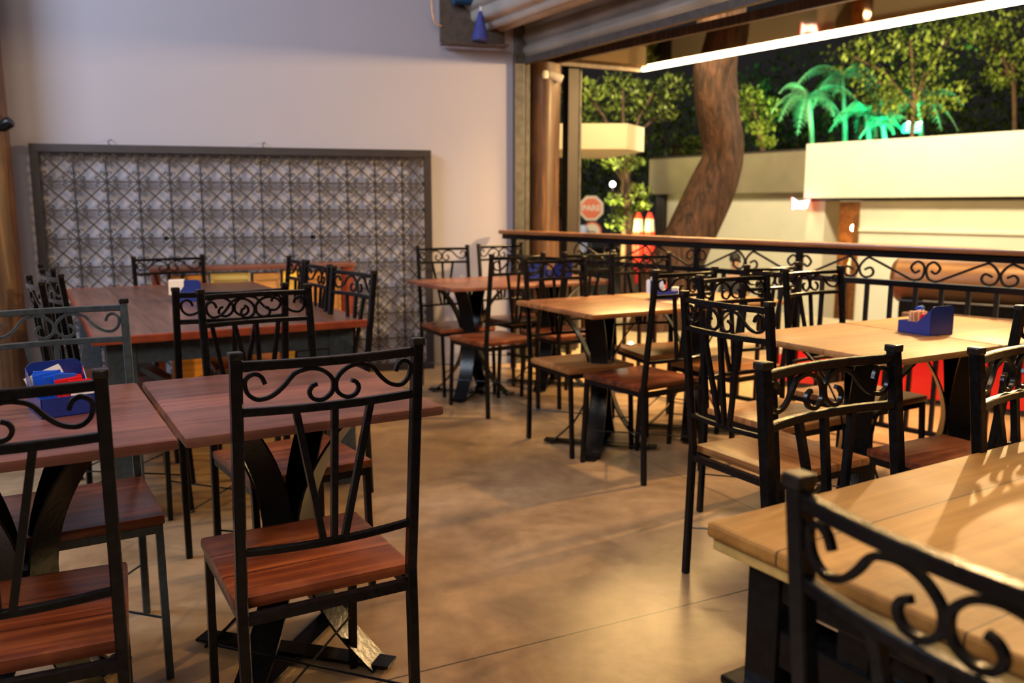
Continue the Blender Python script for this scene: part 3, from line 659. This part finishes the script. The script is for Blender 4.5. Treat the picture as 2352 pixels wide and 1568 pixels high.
b2 = cond_box(1.455, 3.085, 117, 'blue condiment box on the honey table, tall side to the right')
b2.location = (1.647, 3.402, .76); b2.rotation_euler = (0, 0, R(-154)); bpy.context.view_layer.update()
for k in range(5): sachet(b2, (.018 - .004 * k, -.045 + .010 * k, .012), (.048, .078), -4 + 2 * k, 8 * k - 10, M_beige, 'sugar_sachet', 'beige paper sachet standing in the box on the honey table', 'sachet', 'beige sachets in the honey table box')
for k in range(3): sachet(b2, (-.035, -.058 + .012 * k, .012), (.040, .092), 3 * k, 12 * k, M_blue2, 'sauce_sachet', 'bright blue sachet at the low end of the honey table box', 'sachet', 'blue sachets in the honey table box')
for k in range(2): sachet(b2, (.020, .018 + .010 * k, .016), (.050, .068), 4, 5 * k, M_red2, 'sauce_sachet', 'dark red sachet in the middle of the honey table box', 'sachet', 'red sachets in the honey table box')
sachet(b2, (-.015, .016, .01), (.045, .078), 6, 20, M_green, 'sauce_sachet', 'green foil sachet in the honey table box', 'sachet', None)
napkins(b2, (-.005, .045, .016), 0, 'white napkins before the tall side of the honey table box', .078)
b3 = cond_box(-1.735, 4.60, 200, 'blue condiment box on the long dark table')
napkins(b3, (.052, .066, .045), 8, 'white napkin sticking out at the left of the box on the dark table', .075)
b4 = cond_box(.835, 4.70, 78, 'crowded blue condiment box on the table before the balustrade')
napkins(b4, (-.01, .035, .03), 80, 'puffed white napkins in the crowded blue box', .075)
napkins(b4, (.025, .058, .03), 80, 'white napkin with blue print leaning on the tall side of the crowded box', .07)
q = sachet(b4, (.035, .045, .02), (.03, .06), -8, -60, M_blue2, 'sauce_sachet', 'bright blue sachet in front of the napkin in the crowded box', 'sachet', None)
def cup(bx, p, r0, h, mat, label, nm='paper_cup'):
    bm = NB(); lathe(bm, [(r0 * .78, 0), (r0, h), (r0 * 1.08, h), (r0 * 1.08, h + .006), (r0 * .7, h + .006)], n=20)
    o = mesh(nm, bm, mat, None, True, tuple(W(bx, p))); tag(o, label, 'cup'); return o
cup(b4, (.035, -.055, .004), .020, .05, M_white, 'small white cup at the low end of the crowded blue box')
cup(b4, (.045, .015, .02), .024, .055, M_red2, 'red lidded cup in the crowded blue box')
b5 = cond_box(.165, 6.06, 190, 'blue condiment box on the far table below the column')
napkins(b5, (0, .04, .03), 0, 'cream napkins fanned in the far blue box', .085)
b6 = cond_box(.335, 6.12, 200, 'second blue box on the far table, beside the one with napkins')

# ------------------------------------------------------------------ street side
M_street = plain('street_asphalt', (.19, .16, .11), .8, var=.2, scale=3); M_side = plain('light_pavement', (.42, .34, .21), .7, var=.15, scale=3)
bm = NB(); prism(bm, [(-2, 7.3), (.02, 7.15), (2.4, 7.9), (3.9, 5.3), (5.2, 3.0), (7.6, 3.2), (5.6, 7.4), (3.2, 10.5), (0, 11.5), (-2, 11)], -.95, -.02); struct(mesh('trim_3', bm, M_side), 'light pavement terrace outside')
bm = NB(); box(bm, (8, 24, -1.0), (60, 44, .1)); struct(mesh('trim_4', bm, M_street), 'street')
bd = Vector((1.75, -2.3, 0)).normalized(); bn = Vector((-bd.y, bd.x, 0)) ; bn = bn if bn.y > 0 else -bn
fb = empty('white_building', (0, 0, 0)); tag(fb, 'cream building across the street with a deep plain fascia', 'building')
B0 = Vector((4.01, 12.0, 0))
def slab(bm, s0, s1, o0, o1, z0, z1):
    a, b_, c, d = B0 + bd * s0 + bn * o0, B0 + bd * s1 + bn * o0, B0 + bd * s1 + bn * o1, B0 + bd * s0 + bn * o1
    prism(bm, [tuple(v.xy) for v in (a, b_, c, d)], z0, z1)
bm = NB(); slab(bm, 0, 9, 0, 4.5, 1.365, 2.09); mesh('fascia', bm, M_cream, fb)
bm = NB(); slab(bm, .02, 9, .10, .16, 1.325, 1.365); mesh('dark_strip', bm, M_steeld, fb)  # thin dark strip below the fascia
bm = NB(); slab(bm, .78, 9, .12, .32, -.95, 1.33); slab(bm, .78, 9, .10, .125, .93, .96); mesh('wall', bm, M_cream, fb)
bm = NB(); slab(bm, -.05, .24, .15, .5, -.95, 1.36); mesh('pier', bm, M_cream, fb)
bm = NB(); slab(bm, .70, .78, .10, .30, -.95, 1.14); mesh('door_jamb', bm, M_rail, fb)
M_glow = wood('golden_interior_wall', (.06, .02, .006), (.13, .045, .012), (.22, .09, .02), plank=.3, rough=.4)
bm = NB(); slab(bm, -1.15, 1.2, 1.9, 2.0, -.95, 1.33); mesh('interior_wall', bm, M_glow, fb)
bm = NB(); slab(bm, -.62, .25, 1.1, 1.5, -.95, .25); mesh('counter', bm, M_glow, fb)
for k in range(5):
    p = B0 + bd * (-.50 + k * .13) + bn * 1.2 + Vector((0, 0, .25)); bm = NB(); lathe(bm, [(.035, 0), (.038, .12), (.03, .18), (.012, .22), (.012, .28)], n=12)
    q = mesh('bottle', bm, M_white if k % 2 == 0 else M_glow, None, True, tuple(p)); tag(q, 'bottle standing on the counter inside the golden doorway across the street', 'bottle', 'bottles in the doorway')
area('doorway_ceiling_lamp', tuple(B0 + bd * -.2 + bn * 1.1 + Vector((0, 0, 1.2))), tuple(B0 + bd * -.3 + bn * 1.4 + Vector((0, 0, -.9))), .4, .4, 30, (1, .6, .2))
fl2 = empty('beige_building', (0, 0, 0)); tag(fl2, 'lower beige building with a glossy band behind the leaning trunk', 'building')
C0 = Vector((5.2, 15.5, 0))
def slab2(bm, s0, s1, o0, o1, z0, z1):
    a, b_, c, d = C0 + bd * s0 + bn * o0, C0 + bd * s1 + bn * o0, C0 + bd * s1 + bn * o1, C0 + bd * s0 + bn * o1
    prism(bm, [tuple(v.xy) for v in (a, b_, c, d)], z0, z1)
bm = NB(); slab2(bm, -3.8, 1.2, 0, 2, 1.50, 2.22); mesh('cladding_band', bm, M_creamd, fl2)
bm = NB(); slab2(bm, -3.45, 1.2, .2, .4, -.95, 1.5); mesh('wall', bm, M_cream, fl2)
bm = NB(); slab2(bm, -3.72, -3.50, .15, .4, -.95, 1.5); mesh('post', bm, M_steeld, fl2)
bm = NB(); slab2(bm, -3.8, 1.2, 0.01, 2.0, 2.22, 2.26); mesh('coping', bm, M_steeld, fl2)
# neighbour canopy slab on the left
nc = empty('concrete_canopy', (0, 0, 0)); tag(nc, 'cream cantilevered slab sticking out behind the log column', 'canopy')
a = PX(1250, 288, 9.4); b_ = PX(1440, 300, 9.4); c = PX(1480, 302, 9.9); d = a + Vector((-.2, 1.4, 0))
bm = NB(); prism(bm, [tuple(a.xy), tuple(b_.xy), tuple((c).xy), tuple((c + Vector((-.3, 1.5, 0))).xy), tuple(d.xy)], 1.86, 2.125); mesh('slab', bm, M_cream, nc)
bm = NB(); prism(bm, [(-.6, 9.5), (-.2, 9.5), (-.2, 11.0), (-.6, 11.0)], -.95, 2.0); mesh('support_wall', bm, M_cream, nc)
bm = NB(); prism(bm, [(-.6, 9.45), (1.0, 9.45), (1.0, 10.8), (-.6, 10.8)], 1.87, 2.12); mesh('slab', bm, M_cream, nc)
area('canopy_streetlight', (1.6, 8.2, 3.3), (.9, 9.5, 1.9), .3, .3, 28, (1, .72, .35))

# leaning trunk
def mat_bark():
    m, nt, b = new_mat('rough_bark'); L = nt.links
    tc = N(nt, 'ShaderNodeTexCoord'); mp = N(nt, 'ShaderNodeMapping'); mp.inputs['Scale'].default_value = (9, 9, 2.0); L.new(tc.outputs['Object'], mp.inputs[0])
    v = N(nt, 'ShaderNodeTexNoise', Scale=2.0, Detail=8.0, Distortion=1.2); L.new(mp.outputs[0], v.inputs['Vector'])
    cr = N(nt, 'ShaderNodeValToRGB'); e = cr.color_ramp.elements; e[0].position = .32; e[1].position = .7; e[0].color = (.018, .009, .006, 1); e[1].color = (.115, .055, .032, 1)
    L.new(v.outputs['Fac'], cr.inputs[0]); L.new(cr.outputs[0], b.inputs['Base Color']); b.inputs['Roughness'].default_value = .8
    bp = N(nt, 'ShaderNodeBump', Strength=.8, Distance=.03); L.new(v.outputs['Fac'], bp.inputs['Height']); L.new(bp.outputs[0], b.inputs['Normal']); return m
M_bark = mat_bark()
def organic_trunk(pts, rad, n=20, seed=1, jit=.08):
    rr = random.Random(seed); bm = NB(); P = spline(pts, 5); ns = len(P); rings = []
    ph = [rr.uniform(0, 6) for _ in range(4)]
    for i, p in enumerate(P):
        f = i / (ns - 1) * (len(rad) - 1); k = min(int(f), len(rad) - 2); r = rad[k] + (rad[k + 1] - rad[k]) * (f - k)
        t = (P[min(i + 1, ns - 1)] - P[max(i - 1, 0)]).normalized(); u = Vector((1, 0, 0)) - t * t.x; u.normalize(); s = t.cross(u)
        rings.append([bm.verts.new(p + (u * math.cos(2 * math.pi * j / n) + s * math.sin(2 * math.pi * j / n)) * r * (1 + jit * math.sin(3 * 2 * math.pi * j / n + ph[0] + i * .25) + jit * .6 * math.sin(5 * 2 * math.pi * j / n + ph[1] - i * .3))) for j in range(n)])
    for a, b_ in zip(rings, rings[1:]):
        for j in range(n): bm.faces.new((a[j], a[(j + 1) % n], b_[(j + 1) % n], b_[j]))
    bm.faces.new(rings[0][::-1]); bm.faces.new(rings[-1]); return bm
TY = 9.0
tp_ = [PX(1490, 790, TY), PX(1535, 650, TY), PX(1585, 545, TY), PX(1640, 430, TY), PX(1662, 350, TY), PX(1645, 250, TY), PX(1640, 160, TY), PX(1655, 60, TY), PX(1672, -80, TY), PX(1690, -260, TY)]
lt_ = mesh('leaning_tree', organic_trunk(tp_, [.30, .27, .25, .235, .205, .21, .215, .22, .23, .24], 24, 3), M_bark, None, True); tag(lt_, 'thick bare leaning tree trunk rising past the awning', 'tree')

def leaves(bm, centers, n, size, seed, flat=.6):
    rr = random.Random(seed); n = int(n * 1.5); size *= .68
    for (c, r) in centers:
        for _ in range(n):
            while True:
                v = Vector((rr.uniform(-1, 1), rr.uniform(-1, 1), rr.uniform(-1, 1)))
                if v.length < 1: break
            p = Vector(c) + Vector((v.x * r, v.y * r, v.z * r * flat))
            s = size * rr.uniform(.6, 1.3); q = Matrix.Rotation(rr.uniform(0, 6.28), 3, 'Z') @ Matrix.Rotation(rr.uniform(-1.1, 1.1), 3, 'X')
            a = [Vector((-s * .25, 0, 0)), Vector((0, -s * .5, .0)), Vector((s * .25, 0, 0)), Vector((0, s * .5, -s * .12))]
            bm.faces.new([bm.verts.new(p + q @ k) for k in a])
def tree(name, label, trunk, rad, cl, n, size, seed, leafmat, group='street trees'):
    r = empty(name, tuple(trunk[0])); tag(r, label, 'tree', group); o0 = Vector(trunk[0])
    tb = mesh('trunk', organic_trunk([Vector(p) - o0 for p in trunk], rad, 10, seed), M_bark, r, True)
    bm = NB(); top = Vector(trunk[-1]) - o0
    for c, rr_ in cl[::2]: sweep(bm, [top * .8, (Vector(c) - o0 + top) * .5, Vector(c) - o0], .05, n=6)
    mesh('branches', bm, M_bark, r)
    bm = NB(); leaves(bm, [(Vector(c) - o0, q) for c, q in cl], n, size, seed); mesh('foliage', bm, leafmat, r)
    return r
def cl_px(lst, Y): return [(PX(x, y, Y + dy), r) for x, y, r, dy in lst]
tree('street_tree', 'slender lit tree rising between the log column and the leaning trunk', [PX(1455, 800, 15), PX(1450, 600, 15), PX(1440, 450, 15), PX(1432, 330, 15)], [.12, .11, .09, .06],
     cl_px([(1345, 210, .45, 0), (1380, 235, .40, .3), (1430, 195, .45, 0), (1450, 250, .42, .2), (1500, 215, .40, 0), (1545, 200, .4, 0), (1520, 260, .3, 0), (1345, 270, .35, 0), (1445, 370, .28, 0), (1390, 300, .3, .6), (1340, 350, .3, .5)], 15), 90, .17, 11, M_leaf)
tree('sapling', 'leafy sapling below the canopy slab, right of the stop sign', [PX(1430, 800, 13), PX(1432, 600, 13), PX(1440, 400, 13)], [.05, .045, .03],
     cl_px([(1415, 455, .17, 0), (1420, 510, .22, 0), (1470, 440, .2, 0), (1440, 480, .2, .2), (1475, 470, .16, 0), (1400, 370, .2, 0)], 13), 60, .16, 12, M_leaf)
tree('street_tree', 'small-leaved tree just right of the leaning trunk', [PX(1750, 560, 21), PX(1752, 450, 21), PX(1755, 330, 21)], [.06, .05, .04],
     cl_px([(1720, 215, .4, 0), (1760, 250, .45, 0), (1745, 290, .35, 0), (1590, 330, .28, 0), (1580, 350, .2, 0), (1760, 325, .25, 0), (1720, 260, .4, .5)], 21), 130, .20, 13, M_leaf)
tree('street_tree', 'broad lit tree over the cream fascia, in front of the palms', [PX(2090, 420, 17), PX(2095, 300, 17), PX(2100, 200, 17)], [.05, .045, .04],
     cl_px([(1960, 130, .6, 0), (2020, 110, .6, 0), (2090, 90, .65, 0), (2160, 80, .6, 0), (2010, 190, .55, 0), (2080, 190, .6, 0), (2140, 150, .5, 0), (2180, 220, .5, 0), (2100, 250, .5, 0), (2030, 230, .4, 0), (2200, 60, .5, 0), (2250, 50, .5, 0)], 17), 120, .18, 14, M_leaf)
tree('street_tree', 'leafy tree at the upper right corner beyond the LED tube', [PX(2330, 420, 18), PX(2330, 250, 18), PX(2325, 140, 18)], [.05, .045, .04],
     cl_px([(2280, 110, .55, 0), (2340, 60, .6, 0), (2320, 150, .6, 0), (2380, 120, .6, 0), (2290, 180, .35, 0), (2380, 190, .5, 0), (2260, 80, .5, .8)], 18), 100, .18, 15, M_leaf)
for k, (x, y, r) in enumerate([(1300, 330, 2.6), (1560, 300, 2.6), (1820, 250, 2.8), (2080, 210, 3.0), (2360, 230, 3.0)]):
    Y = 26; tree('street_tree', 'dim dark tree mass far behind the lit street trees', [PX(x, 640, Y), PX(x, 450, Y), PX(x, 330, Y)], [.3, .25, .2],
     [(PX(x + dx, y + dy, Y), r * .6) for dx, dy in ((-70, 0), (0, -60), (70, 10), (0, 90), (-60, 110), (70, 100))], 260, .36, 30 + k, M_leafd, 'dark trees in the background')
# palms lit green
def palm(x, ytop, ybase, Y, seed, label, nf=11, L_=1.5):
    base = PX(x, ybase, Y); top = PX(x, ytop, Y); r = empty('palm_tree', tuple(base)); tag(r, label, 'palm', 'palms lit green behind the fascia'); rr = random.Random(seed)
    t = top - base; mesh('trunk', organic_trunk([Vector((0, 0, 0)), t * .5 + Vector((.06, 0, 0)), t], [.07, .06, .05], 8, seed, .03), M_palm, r, True)
    for k in range(nf):
        a = 2 * math.pi * k / nf + rr.uniform(-.2, .2); ln = L_ * rr.uniform(.8, 1.1); up_ = rr.uniform(.35, 1.05); bm = NB(); pts = []
        for i in range(9):
            s = i / 8; d = s * ln; pts.append(t + Vector((math.cos(a) * d, math.sin(a) * d, up_ * ln * s * 1.3 - 1.25 * ln * s * s)))
        sweep(bm, pts, .02, n=4)
        for i in range(1, 9):
            for q in (0, .5):
                p = pts[i - 1].lerp(pts[i], q); tg = (pts[i] - pts[i - 1]).normalized(); sd = tg.cross(Vector((0, 0, 1))).normalized()
                for s in (-1, 1):
                    le = .40 * ln / 1.2 * (1 - (i / 9) ** 3); e = p + sd * s * le * .8 + tg * le * .5 - Vector((0, 0, le * .45))
                    bm.faces.new([bm.verts.new(v) for v in (p - tg * .02, p + tg * .02, e)])
        mesh('frond', bm, M_palm, r)
palm(1858, 225, 420, 20, 1, 'leftmost green-lit palm, its fronds arching toward the leaning trunk', 9, 1.0)
palm(1935, 175, 420, 20.5, 2, 'tall green-lit palm second from the left behind the fascia', 10, 1.15)
palm(1990, 262, 420, 19.5, 3, 'green-lit palm behind the left side of the broad lit tree', 8, .8)
palm(2028, 285, 420, 19, 4, 'short green-lit palm low over the fascia edge', 8, .55)
palm(2110, 235, 420, 19.5, 5, 'green-lit palm right of the broad tree, beside the grey box', 9, 1.0)

# road signs
M_sred = plain('sign_red', (.85, .16, .06), .4, var=.04); M_swhite = plain('sign_white', (.85, .72, .60), .4, var=.04)
sp0 = PX(1358, 478, 22)
sg = empty('stop_sign', (sp0.x, sp0.y, -.95)); tag(sg, 'red octagonal PARE stop sign left of the slender tree', 'sign'); hz = sp0.z + .95
def octo(r): return [(r * math.cos(R(22.5 + 45 * k)), r * math.sin(R(22.5 + 45 * k))) for k in range(8)]
XZ = Matrix.Rotation(R(90), 4, 'X')
bm = NB(); prism(bm, octo(.33), 0, .01, Matrix.Translation((0, 0, hz)) @ XZ); mesh('border', bm, M_swhite, sg)
bm = NB(); prism(bm, octo(.27), 0, .012, Matrix.Translation((0, -.004, hz)) @ XZ); mesh('red_face', bm, M_sred, sg)
def text(body, size, mat, parent, loc):
    tx = bpy.data.curves.new('t', 'FONT'); tx.body = body; tx.size = size; tx.align_x = 'CENTER'; tx.align_y = 'CENTER'; tx.extrude = .002; tx.offset = size * .03
    to = bpy.data.objects.new('t', tx); COL.objects.link(to); bpy.context.view_layer.update()
    me = bpy.data.meshes.new_from_object(to.evaluated_get(bpy.context.evaluated_depsgraph_get())); bpy.data.objects.remove(to)
    me.materials.clear(); me.materials.append(mat); lt = bpy.data.objects.new('lettering', me); COL.objects.link(lt); lt.parent = parent; lt.location = loc; lt.rotation_euler = (R(90), 0, 0); return lt
text('PARE', .20, M_swhite, sg, (0, -.022, hz))
bm = NB(); lathe(bm, [(.03, 0), (.03, hz)], (0, .03, 0), 10); mesh('pole', bm, M_steeld, sg)
s2 = empty('round_sign', (sp0.x + .03, sp0.y, -.95)); tag(s2, 'round white no-turn sign with a red ring just below the stop sign', 'sign'); h2 = PX(1361, 531, 22).z + .95
bm = NB(); lathe(bm, [(.235, 0), (.235, .01)], (0, 0, h2), 32, XZ); mesh('ring', bm, M_sred, s2)
bm = NB(); lathe(bm, [(.19, 0), (.19, .012)], (0, -.004, h2), 32, XZ); mesh('face', bm, M_swhite, s2)
bm = NB(); sweep(bm, [(-.10, -.02, h2 - .01), (.05, -.02, h2 - .01), (.09, -.02, h2 - .05), (.09, -.02, h2 - .11)], .02, .03); prism(bm, [(-.16, 0), (-.09, .05), (-.09, -.05)], 0, .012, Matrix.Translation((0, -.012, h2 - .01)) @ XZ); mesh('arrow', bm, M_ink, s2)
lb_ = empty('blue_bin', tuple(PX(1338, 545, 21))); tag(lb_, 'pale blue rounded object beside the round sign', 'bin'); bm = NB(); lathe(bm, [(.10, -.35), (.13, -.2), (.13, .18), (.08, .28)], n=16); mesh('body', bm, plain('pale_blue', (.40, .45, .75), .5), lb_, True)
bm = NB(); lathe(bm, [(.14, .17), (.14, .20), (.09, .29)], n=16); mesh('lid', bm, plain('pale_blue_lid', (.5, .55, .8), .5), lb_, True)
bm = NB(); sweep(bm, [(0, 0, -lb_.location.z - .95), (0, 0, -.34)], .05, n=8); mesh('post', bm, M_steeld, lb_)
# closed parasols
M_pr = plain('red_canvas', (.80, .03, .015), .6, var=.15); M_pw = plain('white_canvas', (.45, .43, .33), .6)
for px, lab in ((1464, 'left one of two closed red and white parasols behind the balustrade'), (1489, 'right one of two closed red and white parasols, darker red tip')):
    p = PX(px, 640, 13); r = empty('closed_parasol', (p.x, p.y, -.95)); tag(r, lab, 'parasol', 'closed parasols'); z = lambda y: PX(px, y, 13).z + .95
    def fold(bm, prof):
        n = 20; rings = []
        for q, zz in prof: rings.append([bm.verts.new((q * (1 + .16 * (j % 2)) * math.cos(2 * math.pi * j / n), q * (1 + .16 * (j % 2)) * math.sin(2 * math.pi * j / n), zz)) for j in range(n)])
        for a, b_ in zip(rings, rings[1:]):
            for j in range(n): bm.faces.new((a[j], a[(j + 1) % n], b_[(j + 1) % n], b_[j]))
        bm.faces.new(rings[0][::-1]); bm.faces.new(rings[-1])
    bm = NB(); fold(bm, [(.03, z(650)), (.065, z(600)), (.075, z(560)), (.072, z(532))]); mesh('skirt', bm, M_pr, r)
    bm = NB(); fold(bm, [(.068, z(532)), (.055, z(503))]); mesh('white_band', bm, M_pw, r)
    bm = NB(); fold(bm, [(.055, z(503)), (.02, z(488))]); mesh('tip', bm, M_pr, r)
    bm = NB(); lathe(bm, [(.02, 0), (.02, z(600))], n=8); lathe(bm, [(.2, 0), (.2, .05)], n=16); mesh('pole', bm, M_steeld, r)
# lamps
def bulb(name, px, py, Y, r, col, st, label, stem=None):
    p = PX(px, py, Y); o = empty(name, tuple(p)); tag(o, label, 'lamp')
    bm = NB(); bmesh.ops.create_uvsphere(bm, u_segments=16, v_segments=10, radius=r); mesh('globe', bm, plain(name + '_glow', (1, 1, 1), .5, emis=(col, st)), o, True)
    bm = NB(); lathe(bm, [(r * .35, 0), (r * .35, stem if stem else .1)], (0, 0, -(stem if stem else .1) - r * .8), 8); mesh('stem', bm, M_steeld, o)
    return o
bulb('street_lamp', 1407, 423, 19, .055, (1, .9, .7), 60, 'tiny bright street lamp among the leaves left of the slender tree', 2.0)
bulb('wall_lamp', 1962, 523, 12.6, .05, (1, .75, .4), 45, 'glowing bulb in the dark doorway of the cream building', 1.2)
bulb('ground_lamp', 1449, 790, 8.0, .020, (1, .85, .5), 30, 'small glowing lamp low on the pavement behind the balustrade', .3)
bulb('globe_lamp', 1940, 486, 14, .035, (.75, .75, 1), 25, 'tiny bluish light high in the doorway of the cream building', .2)
# lit wall sign, monitor
ns = empty('neon_sign', tuple(PX(1838, 469, 11.9))); tag(ns, 'small white glowing wall sign with a red edge at the fascia corner', 'sign')
def wav(s): return [(-.105 * s, -.07 * s), (-.06 * s, -.045 * s), (.02 * s, -.055 * s), (.085 * s, -.05 * s), (.115 * s, .06 * s), (.05 * s, .045 * s), (-.03 * s, .03 * s), (-.11 * s, .085 * s)]
bm = NB(); prism(bm, wav(1.15), 0, .03, XZ @ Matrix.Translation((.008, -.004, -.03))); mesh('red_edge', bm, plain('neon_red', (.9, .05, .05), .5, emis=((1, .08, .06), 2.2)), ns)
bm = NB(); prism(bm, wav(1), 0, .015, XZ @ Matrix.Translation((0, 0, 0.005))); mesh('white_face', bm, plain('neon_white', (1, 1, 1), .5, emis=((1, 1, 1), 6)), ns)
mo = empty('monitor', tuple(PX(1852, 592, 12.6)), R(-20)); tag(mo, 'dark-framed screen standing in front of the cream pier', 'monitor')
bm = NB(); box(bm, (0, 0, 0), (.26, .04, .24), .01); mesh('casing', bm, M_steeld, mo)
bm = NB(); box(bm, (-.02, -.022, .01), (.19, .004, .19)); mesh('screen', bm, plain('pale_screen', (.5, .52, .5), .2), mo)
bm = NB(); box(bm, (0, .0, -.45), (.04, .04, .7)); mesh('stand', bm, M_steeld, mo)
gb = empty('grey_box', tuple(PX(2094, 293, 18.5))); tag(gb, 'small grey floodlit box above the fascia beside the right palm', 'box'); bm = NB(); box(bm, (0, 0, 0), (.34, .2, .20), .02); mesh('casing', bm, plain('grey_box_paint', (.35, .38, .42), .4), gb)
bm = NB(); box(bm, (0, -.11, .09), (.30, .02, .04), .005); mesh('lamp_strip', bm, plain('strip_glow', (1, 1, 1), .4, emis=((.8, .85, 1), 5)), gb); bm = NB(); box(bm, (0, 0, -.35), (.04, .04, .55)); mesh('bracket', bm, M_steeld, gb)

# seated person beyond the balustrade
def person():
    Y = 15.0; h = PX(1688, 598, Y); r = empty('person', (h.x, h.y, -.95), R(170)); tag(r, 'person with short dark hair seated at a table across the street', 'person'); zb = h.z + .95
    bm = NB()
    V = {'pelvis': (0, 0, .48), 'waist': (0, .01, .68), 'chest': (0, .02, .88), 'neck': (0, .02, zb - .16), 'head0': (0, .035, zb - .06), 'head': (0, .03, zb + .03),
         'shl': (-.17, .01, .95), 'ell': (-.22, .08, .70), 'hal': (-.12, .30, .72), 'shr': (.17, .01, .95), 'elr': (.22, .08, .70), 'har': (.12, .30, .72),
         'hil': (-.09, .02, .47), 'knl': (-.12, .42, .48), 'fol': (-.12, .42, .06), 'tol': (-.12, .55, .03), 'hir': (.09, .02, .47), 'knr': (.12, .42, .48), 'for': (.12, .42, .06), 'tor': (.12, .55, .03)}
    Rr = {'pelvis': .15, 'waist': .13, 'chest': .15, 'neck': .055, 'head0': .075, 'head': .085, 'shl': .065, 'ell': .045, 'hal': .032, 'shr': .065, 'elr': .045, 'har': .032, 'hil': .09, 'knl': .062, 'fol': .04, 'tol': .035, 'hir': .09, 'knr': .062, 'for': .04, 'tor': .035}
    E_ = [('pelvis', 'waist'), ('waist', 'chest'), ('chest', 'neck'), ('neck', 'head0'), ('head0', 'head'), ('chest', 'shl'), ('shl', 'ell'), ('ell', 'hal'), ('chest', 'shr'), ('shr', 'elr'), ('elr', 'har'), ('pelvis', 'hil'), ('hil', 'knl'), ('knl', 'fol'), ('fol', 'tol'), ('pelvis', 'hir'), ('hir', 'knr'), ('knr', 'for'), ('for', 'tor')]
    hands = []
    ks = list(V); me = bpy.data.meshes.new('body'); me.from_pydata([V[k] for k in ks], [(ks.index(a), ks.index(b)) for a, b in E_], []); 
    o = bpy.data.objects.new('body', me); COL.objects.link(o); o.parent = r
    sk = o.modifiers.new('s', 'SKIN'); sl_ = me.skin_vertices[0].data
    for i, k in enumerate(ks): sl_[i].radius = (Rr[k], Rr[k]); sl_[i].use_root = (k == 'pelvis')
    o.modifiers.new('u', 'SUBSURF').levels = 2; me.materials.append(plain('skin', (.55, .30, .19), .5))
    bpy.context.view_layer.update(); m2 = bpy.data.meshes.new_from_object(o.evaluated_get(bpy.context.evaluated_depsgraph_get())); o.modifiers.clear(); o.data = m2
    for p_ in m2.polygons: p_.use_smooth = True
    bm = NB(); lathe(bm, [(.155, .50), (.165, .66), (.175, .84), (.17, .95), (.09, 1.0)], (0, .015, 0), 20); 
    for s in (-1, 1): sweep(bm, [(s * .13, .01, .95), (s * .20, .05, .80), (s * .222, .08, .71)], .13, n=10)
    sh_ = mesh('shirt', bm, plain('dark_shirt', (.03, .03, .035), .8), r, True)
    bm = NB(); lathe(bm, [(.085, -.02), (.10, .03), (.097, .08), (.06, .13), (.01, .145)], (0, .015, zb), 18); mesh('hair', bm, plain('dark_hair', (.012, .009, .008), .6), r, True)
    for s in (-1, 1):
        for k in range(5):
            bm = NB(); sweep(bm, [(s * (.12 - .02 + k * .012), .31, .72), (s * (.12 - .026 + k * .014), .36, .715), (s * (.12 - .03 + k * .015), .385 - .01 * abs(k - 2), .70)], .014, n=6); mesh('finger', bm, m2.materials[0], r)
    return r
person()
st = empty('street_stool', (PX(1688, 598, 15).x, 15.0, -.95)); tag(st, 'dark stool under the seated person across the street', 'stool')
bm = NB(); lathe(bm, [(.17, .40), (.18, .44), (.17, .46)], n=18); mesh('seat', bm, M_steeld, st)
for s in (-1, 1):
    for q in (-1, 1): bm = NB(); sweep(bm, [(s * .15, q * .15, 0), (s * .11, q * .11, .41)], .03, n=8); mesh('leg', bm, M_steeld, st)

# red cart with the brown drum smoker
M_redp = plain('glossy_red_paint', (.85, .006, .012), .30, var=.03, coat=.5); M_drum = plain('brown_drum_paint', (.13, .062, .022), .4, .2, var=.25, scale=5)
ct = empty('smoker_cart', (3.05, 5.55, 0), R(-38)); tag(ct, 'low red cart carrying a brown drum smoker just outside the balustrade', 'cart')
bm = NB(); prism(bm, [(-1.35, .04), (1.5, .04), (1.5, .33), (-.75, .33), (-1.0, .31), (-1.2, .22), (-1.33, .10)], -.36, .36, XZ); mesh('body', bm, M_redp, ct)
bm = NB(); box(bm, (.35, 0, .345), (2.2, .74, .025), .004); mesh('deck', bm, M_steeld, ct)
bm = NB(); box(bm, (.35, .38, .39), (2.2, .03, .06), .004); mesh('white_rim', bm, M_white, ct)
for sx in (-.8, 1.1):
    bm = NB(); lathe(bm, [(.10, -.03), (.12, -.02), (.12, .02), (.10, .03)], (sx, 0, .12), 24, XZ @ Matrix.Translation((0, 0, .37))); mesh('wheel', bm, M_black, ct, True)
for k, (dx, dz) in enumerate(((-1.16, .27), (-1.10, .16))):
    bm = NB(); lathe(bm, [(.028, 0), (.034, .01), (.01, .03)], (dx, -.37, dz), 16, XZ); mesh('lamp', bm, M_white, ct, True)
dr = empty('drum_smoker', (3.28, 5.95, 0), R(-38)); tag(dr, 'brown barrel smoker with rounded ends on a black frame behind the handrail', 'smoker')
bm = NB(); lathe(bm, [(.05, -.62), (.13, -.60), (.165, -.56), (.17, .60), (.13, .64), (.05, .66)], (.0, 0, .735), 32, Matrix.Rotation(R(90), 4, 'Y')); mesh('drum', bm, M_drum, dr, True)
bm = NB(); box(bm, (.05, 0, .52), (1.15, .30, .16), .01); mesh('firebox', bm, M_black, dr)
bm = NB(); sweep(bm, [(-.35, -.20, .60), (.60, -.20, .60)], .018, n=8); mesh('handle_bar', bm, M_steel, dr)
for sx in (-.5, .55):
    for sy in (-.13, .13): bm = NB(); sweep(bm, [(sx, sy, .36), (sx, sy, .50)], .03, .03); mesh('leg', bm, M_black, dr)
